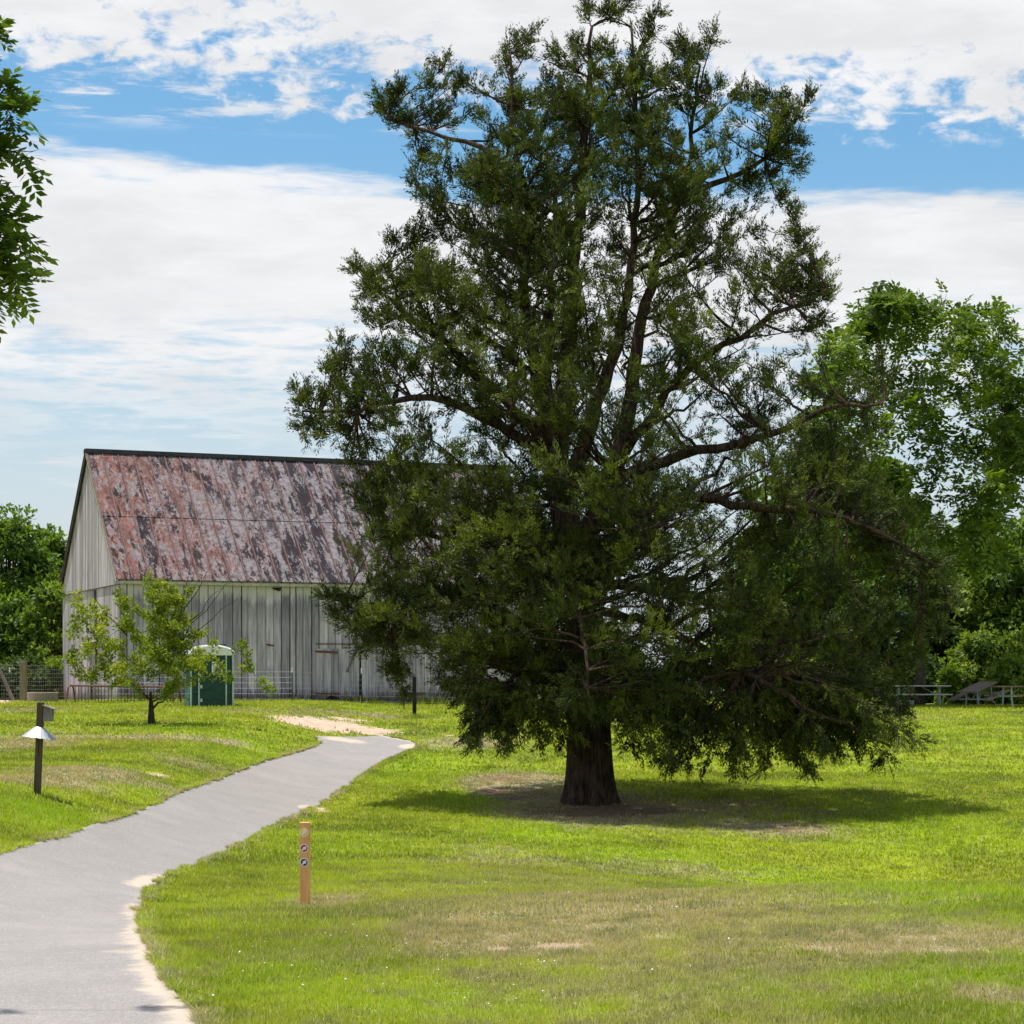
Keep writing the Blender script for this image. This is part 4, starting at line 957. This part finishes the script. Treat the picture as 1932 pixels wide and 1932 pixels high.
def skeleton_tree(name, base, label, trunk, targets, barkm, leafm, r, cat='tree', leaf_ln=.5, pairs=5, dens=3.0, tl=.8, t0=.35, leafmode='compound', lsz=.1, group=None, trunk_r=.3, per=4, tone_f=None, twigsag=-.05):
    """trunk: polyline in local coords; targets: list of branch end points"""
    root = empty(name, base, label=label, cat=cat, group=group)
    wd = MB(); P = np.array(trunk, float); m_ = 14; d = np.r_[0, np.cumsum(np.linalg.norm(np.diff(P, axis=0), axis=1))]; t = np.linspace(0, d[-1], m_)
    Q = np.stack([np.interp(t, d, P[:, k]) for k in range(3)], -1); rr = np.linspace(trunk_r, trunk_r*.25, m_); rr[0] *= 1.25
    wd.tube(Q, rr, 10, rnd=.5); Ls = Leaves(); nod = [(Q, rr)]
    for T in targets:
        T = np.array(T[:3], float)
        A = np.vstack([a for a, b in nod]); RR = np.concatenate([b for a, b in nod])
        dd = T-A; hd = np.hypot(dd[:, 0], dd[:, 1]); cost = np.linalg.norm(dd, axis=1)+1.2*np.abs(A[:, 2]-(T[2]-.75*hd))
        cost += (A[:, 2] < P[0][2]+.18*(P[-1][2]-P[0][2]))*4
        i = int(np.argmin(cost)); S = A[i]; L_ = np.linalg.norm(T-S)
        if L_ < .1: continue
        p = curve(S, T, 7, twigsag, .03, r); r0 = min(RR[i]*.75, .012+.022*L_)
        rad = np.linspace(r0, .006, 7); wd.tube(p, rad, 6, cap=False, rnd=.5); nod.append((p[1:], rad[1:]))
        n_ = max(3, int(L_*dens)); t = t0+(1-t0)*r.random(n_); t[-1] = 1; q, dr = along(p, t)
        ax = unit(dr*.6+rdir(r, n_)*.8+np.array([0, 0, .15])); ln = tl*(.4+.8*r.random(n_))*np.clip(L_/2, .35, 1)
        for a_, b_ in zip(q, q+ax*ln[:, None]):
            if r.random() < .5: wd.tube([a_, b_], [.012*tl, .005], 4, cap=False, rnd=.5)
        clumpt = np.clip(.45+r.normal(0, .22), 0, 1)
        for k in range(per):
            f = .2+.8*(k+r.random(n_))/per; c_ = q+ax*(ln*f)[:, None]
            tone = np.clip(clumpt+r.normal(0, .14, (n_, 1)), 0, 1)
            if leafmode == 'compound':
                compound(c_, unit(ax*.5+rdir(r, n_)+np.array([0, 0, .1])), leaf_ln*(.6+.6*r.random(n_)), pairs, r, Ls, tone=tone)
            else:
                for _ in range(5):
                    U = unit(rdir(r, n_)+ax*.6-np.array([0, 0, .2])); Ls.add(c_+rdir(r, n_)*lsz*1.1, U, unit(np.cross(U, rdir(r, n_))), lsz*(.7+.6*r.random(n_)), lsz*.55*(.7+.5*r.random(n_)), tone[:, 0]+r.normal(0, .1, n_))
    wd.build('trunk', barkm, root, smooth=True)
    Ls.build('crown', leafm, root)
    return root
r_ = np.random.default_rng(5)
# tall open walnut at right
Yw = 80.0; sw = Yw/FPX; wb = Vector(((1735-CX)*sw, Yw, h1((1735-CX)*sw, Yw)-.2)); by = HY-(wb.z-EYE)/sw
lw = lambda px, py, dy=0: ((px-1735)*sw, dy, (by-py)*sw)
tg = []
for i in range(330):
    # crown outline of the tree between disp rows 575 and 1050
    py = r_.uniform(580, 1060); xl = np.interp(py, [575, 620, 640, 700, 800, 900, 1000, 1060], [1650, 1640, 1575, 1560, 1560, 1560, 1560, 1600]); xr = np.interp(py, [575, 600, 700, 760, 880, 960, 1000, 1060], [1800, 1845, 1890, 1915, 1915, 1870, 1850, 1860])
    px = r_.uniform(xl, xr) if i % 2 else (xl if r_.random() < .5 else xr)+r_.normal(0, 6)
    if py < 680 and 1590 < px < 1640: py += 60
    tg.append(lw(px, py, r_.uniform(-3.2, 3.2)))
tg += [lw(*p) for p in [(1660, 580), (1700, 575), (1740, 576), (1780, 580), (1840, 590), (1850, 600), (1650, 600), (1580, 640), (1610, 632), (1890, 690), (1915, 765), (1928, 790), (1900, 740), (1925, 870), (1905, 850)]]
tg.sort(key=lambda p: (p[0]**2+p[1]**2+(p[2]-lw(1740, 1040)[2])**2)**.5)
skeleton_tree('walnut_tree', wb, 'tall open crowned walnut rising above the wood at right', [(0, 0, -.3), lw(1738, 1150), lw(1740, 1040, .3)], tg, M['bark_dark'], M['walnut'], r_, leaf_ln=.72, pairs=5, dens=2.4, tl=1.0, t0=.45, trunk_r=.24, per=4)
# near walnut leaning in at the left edge
r_ = np.random.default_rng(9)
Yn = 9.4; sn_ = Yn/FPX; bx_ = -1700; nb_ = Vector(((bx_-CX)*sn_, Yn, h1((bx_-CX)*sn_, Yn)-.1)); byn = HY-(nb_.z-EYE)/sn_
ln_ = lambda px, py, dy=0: ((px-58-bx_)*sn_, dy, (byn-py+42)*sn_)
tg = [ln_(*p) for p in [(-8, 40), (5, 90), (30, 115), (38, 150), (20, 190), (55, 225), (92, 235), (80, 260), (40, 300), (65, 330), (30, 360), (-10, 350), (0, 240), (-40, 200), (-30, 290), (-60, 100), (-50, 370),
    (10, 415), (45, 430), (88, 460), (60, 480), (98, 520), (70, 545), (85, 575), (40, 560), (20, 600), (50, 615), (0, 530), (-10, 470), (-30, 580), (5, 500), (30, 510), (-60, 440), (-60, 520), (-40, 630)]]
for i in range(80): pxr = r_.uniform(-3300, -120); tg.append(ln_(pxr, r_.uniform(max(-2200, -400+pxr*1.2), 560), r_.uniform(-3.0, 3.0)))
tg.sort(key=lambda p: (p[0]**2+p[1]**2)**.5)
skeleton_tree('walnut_tree', nb_, 'near walnut branches hanging into the left edge of the view', [(0, 0, -.3), ln_(-1690, 900), ln_(-1650, 300), ln_(-1600, -600), ln_(-1620, -1600)], tg, M['bark_grey'], M['walnut'], r_, leaf_ln=.165, pairs=7, dens=3.0, tl=.17, t0=.72, trunk_r=.24, per=4)

# apple tree
r_ = np.random.default_rng(14)
ab = gnd(286, 1368); sa_ = ab.y/FPX; la = lambda px, py, dy=0: ((px-286)*sa_, dy, (1368-py)*sa_)
tg = [la(*p) for p in [(150, 1125, 0), (140, 1160, .2), (185, 1150, -.3), (175, 1190, .4), (130, 1240, 0), (150, 1262, -.3), (190, 1240, .3), (225, 1140, .2), (235, 1165, -.3), (255, 1150, .5), (300, 1108, 0), (305, 1130, .3), (322, 1112, -.2), (340, 1135, .2), (345, 1160, -.4), (330, 1180, .5), (290, 1180, -.6), (300, 1200, .6), (250, 1200, .5),
    (215, 1215, -.5), (380, 1190, .2), (405, 1215, -.2), (370, 1240, .5), (420, 1250, 0), (455, 1215, .2), (470, 1260, 0), (495, 1285, 0), (505, 1300, .2), (440, 1275, -.4), (400, 1280, -.5), (350, 1250, -.8), (300, 1240, -.9), (240, 1260, -.7), (200, 1275, .2), (320, 1270, .8), (270, 1230, .8), (360, 1285, .2), (310, 1150, 0), (340, 1205, 0), (280, 1215, 0), (318, 1225, -.3), (230, 1235, .2), (262, 1265, 0), (330, 1290, .3), (165, 1215, 0), (470, 1235, 0), (350, 1225, .4)]]
tg += [(a+r_.normal(0, .22), b+r_.normal(0, .35), c+r_.normal(0, .22)) for a, b, c in tg for _ in (0, 1) if a < .95]
for i in range(40): tg.append(la(r_.uniform(170, 400), r_.uniform(1150, 1290), r_.uniform(-1.1, 1.1)))
for i in range(24): tg.append(la(r_.uniform(275, 350), r_.uniform(1105, 1220), r_.uniform(-.6, .6)))
tg.sort(key=lambda p: (p[0]**2+p[1]**2+(p[2]-1)**2)**.5)
at_ = skeleton_tree('apple_tree', ab, 'small open apple tree with yellow green leaves before the barn', [(0, 0, -.1), la(285, 1330), la(284, 1305)], tg, M['bark_dark'], M['apple'], r_, leafmode='simple', lsz=.10, dens=8, tl=.42, t0=.45, trunk_r=.12, per=5)
mb = MB()
for a, b in [((292, 1260, 0), (438, 1083, .1)), ((330, 1180, 0), (400, 1060, .2)), ((300, 1240, 0), (450, 1130, -.1)), ((330, 1200, 0), (360, 1060, 0)), ((240, 1200, 0), (180, 1130, 0)), ((330, 1190, 0), (420, 1110, 0))]:
    mb.tube(curve(la(*a), la(*b), 7, -.03, .02, r_), np.linspace(.02, .005, 7), 5, cap=False)
mb.build('bare_twigs', M['bark_dark'], at_)

# ------------------------------------------------------------------ dense background trees
def dense_tree(name, px, pytop, wpx, Y, label, m, seed, pybase=None, leaf=.26, nl=380, cat='tree', group='trees of the wood behind', ncl=34, flat=.8, trunk=True, low=.12, depth=None):
    r = np.random.default_rng(seed); s_ = Y/FPX; X = (px-CX)*s_; z0 = h1(X, Y)-.15 if pybase is None else EYE+(HY-pybase)*s_
    Ht = EYE+(HY-pytop)*s_-z0; Rd = wpx*s_/2; Dp = depth or Rd*.8
    root = empty(name, (X, Y, z0), label=label, cat=cat, group=group)
    Ls = Leaves(); cen = []
    for i in range(ncl):
        t = r.uniform(low, 1.0); prof = math.sin(math.pi*min(1, (t*.80+.17)))**.6 if t < .98 else .3
        prof = (1-max(0, (t-.45)/.55)**2.2)**.5*min(1, .6+t)
        ph = i*2.4+r.normal(0, .3); k = r.uniform(.55, 1.0)
        cr_ = Rd*r.uniform(.22, .36)
        c_ = np.array([math.cos(ph)*Rd*prof*k*.86, math.sin(ph)*Dp*prof*k*.86, Ht*t-cr_*.6*t]); cen.append((c_, cr_))
        n_ = int(nl*r.uniform(.7, 1.2)); d_ = rdir(r, n_); rad = cr_*(.45+.6*r.random(n_)**.6)*(1+.25*np.sin(3*d_[:, 0]*2+i)+.15*np.sin(5*d_[:, 1]+i))
        P = c_+d_*rad[:, None]*np.array([1.1, 1.1, flat]); 
        out = unit(d_*np.array([1, 1, .7])+np.array([0, 0, .15])); U = unit(rdir(r, n_)*.8+out*.5-np.array([0, 0, .35])); nrm = unit(out+np.array([0, 0, .6])+rdir(r, n_)*.55)
        tone = np.clip(.42+r.normal(0, .2)+r.normal(0, .14, n_)+.10*d_[:, 2], 0, 1)  # leaves on clump tops are toned lighter, light from above painted in
        Ls.add(P, U, np.cross(U, nrm), leaf*(.6+.8*r.random(n_)), leaf*.6*(.6+.7*r.random(n_)), tone)
    # stray sprigs beyond the outline
    for c_, cr_ in cen:
        q = max(3, nl//40); d_ = rdir(r, q); d_[:, 2] = np.abs(d_[:, 2]); P = c_+d_*cr_*1.15
        for k in range(7): 
            Pk = P+d_*(k*.07*cr_); U = unit(d_+rdir(r, q)*.9); Ls.add(Pk, U, unit(np.cross(U, rdir(r, q))), np.full(q, leaf*.9), np.full(q, leaf*.5), np.full(q, .6))
    if trunk:
        tr = MB(); tr.tube([(0, 0, -.2), (0.1, 0, Ht*.3), (0, .1, Ht*.6), (.1, 0, Ht*.9)], [Rd*.075+.05, Rd*.06+.04, Rd*.04+.03, .03], 8)
        for c_, cr_ in cen[::2]:
            zz = max(.15*Ht, c_[2]*.6); tr.tube(curve((0, 0, zz), c_, 5, .05, .03, r), [Rd*.03+.01, Rd*.025, Rd*.02, Rd*.014, .01], 5, cap=False)
        tr.build('trunk', M['bark_dark'], root, smooth=True)
    Ls.build('crown' if trunk else 'foliage', m, root)
    return root
b_, d_m, v_ = M['broad'], M['dim'], M['vine']
gl = 'trees behind the left fence'
dense_tree('broadleaf_tree', 15, 965, 190, 98, 'tallest leafy tree at the left edge behind the fence', b_, 101, group=gl, ncl=44)
dense_tree('broadleaf_tree', 98, 1000, 130, 104, 'dark round tree touching the left side of the barn', b_, 102, group=gl, ncl=36)
dense_tree('broadleaf_tree', -90, 980, 220, 100, 'leafy tree mostly outside the left edge', b_, 103, group=gl)
dense_tree('broadleaf_tree', 95, 1110, 110, 93, 'lower bright green tree beside the barn corner', v_, 104, group=gl, leaf=.22, ncl=30)
dense_tree('broadleaf_tree', 30, 1130, 150, 94, 'bushy mid green tree behind the square fence post', b_, 105, group=gl, ncl=36)
gs = 'bushes along the wood edges'
dense_tree('leafy_bush', 40, 1245, 110, 88, 'dark bush behind the woven wire fence', d_m, 106, cat='bush', group=gs, trunk=False, leaf=.18, ncl=26, low=0)
dense_tree('leafy_bush', 104, 1235, 60, 89, 'sprawling light bush against the barn corner', v_, 107, cat='bush', group=gs, trunk=False, leaf=.15, ncl=20, low=0)
dense_tree('leafy_bush', -40, 1240, 110, 88, 'dark bush at the left edge behind the leaning rail', d_m, 108, cat='bush', group=gs, trunk=False, leaf=.18, ncl=20, low=0)
W_ = [(1480, 880, 200, 92, b_, 'yellow green tree seen through the right side of the cedar'), (1590, 850, 190, 96, b_, 'green tree between the cedar and the tall walnut'), (1665, 880, 170, 90, M['walnut'], 'bright feathery tree just right of the cedar foliage'),
      (1700, 960, 230, 101, d_m, 'dark tree filling the wood below the walnut'), (1840, 985, 190, 95, b_, 'rounded green tree right of the walnut trunk'), (1950, 975, 180, 92, b_, 'leafy tree crossing the right edge of the view'),
      (1900, 1040, 180, 89, M['walnut'], 'yellow green tree low at the right edge'), (1780, 1080, 170, 92, d_m, 'deep shaded tree behind the pale picnic table'), (2050, 950, 220, 96, b_, 'tree standing beyond the right edge'), (1560, 1050, 220, 95, b_, 'mid green tree low behind the cedar right edge'), (1430, 1010, 150, 100, v_, 'pale green tree behind the cedar centre right'), (1650, 1120, 180, 88, d_m, 'low dark tree behind the hidden picnic table')]
for i, (px, pt_, w_, Y, m, lab) in enumerate(W_):
    dense_tree('broadleaf_tree', px, pt_, w_, Y, lab, m, 200+i, ncl=40, nl=420)
Bs = [(1845, 1190, 110, 84.5, v_, 'light green feathery bush beside the picnic tables'), (1925, 1185, 100, 84, v_, 'tall bush at the right edge above the dark table'), (1905, 1245, 110, 82, v_, 'low spreading bush behind the brown tables'), (1800, 1262, 60, 83.5, v_, 'small bush right of the pale picnic table'),
      (1720, 1230, 120, 87, d_m, 'dark bush behind the pale picnic table'), (1620, 1240, 110, 87, d_m, 'dark bush hidden by the cedar right skirt'), (1520, 1225, 130, 88, b_, 'green bush behind the half hidden picnic table'), (1400, 1235, 130, 92, d_m, 'low hedge bush behind the cedar trunk'),
      (1290, 1238, 130, 94, d_m, 'low hedge bush behind the parked car'), (1180, 1240, 140, 96, d_m, 'low hedge bush right of the barn end'), (1085, 1238, 120, 97, d_m, 'low hedge bush touching the barn end')]
for i, (px, pt_, w_, Y, m, lab) in enumerate(Bs):
    dense_tree('leafy_bush', px, pt_, w_, Y, lab, m, 300+i, cat='bush', group=gs, trunk=False, leaf=.17, ncl=28, low=0, nl=300)
dense_tree('wood_tree', 1750, 1090, 420, 108, 'broad dark tree deep inside the wood at right', d_m, 401, ncl=70, nl=500, leaf=.34, low=0, group='trees of the wood behind')
dense_tree('wood_tree', 1950, 1060, 360, 109, 'broad dark tree deep inside the wood at the edge', d_m, 402, ncl=60, nl=500, leaf=.34, low=0, group='trees of the wood behind')
dense_tree('wood_tree', 1540, 1120, 320, 108, 'broad dark tree deep inside the wood behind the cedar', d_m, 403, ncl=60, nl=500, leaf=.34, low=0, group='trees of the wood behind')
dense_tree('wood_tree', 0, 1120, 340, 112, 'broad dark tree deep behind the left fence', d_m, 404, ncl=60, nl=450, leaf=.34, low=0, group=gl)
dense_tree('small_shrub', 1686, 1309, 34, 79.2, 'tiny yellow green shrub at the foot of the pale table', M['gold'], 320, cat='shrub', group=None, trunk=False, leaf=.07, ncl=12, nl=90, low=0)
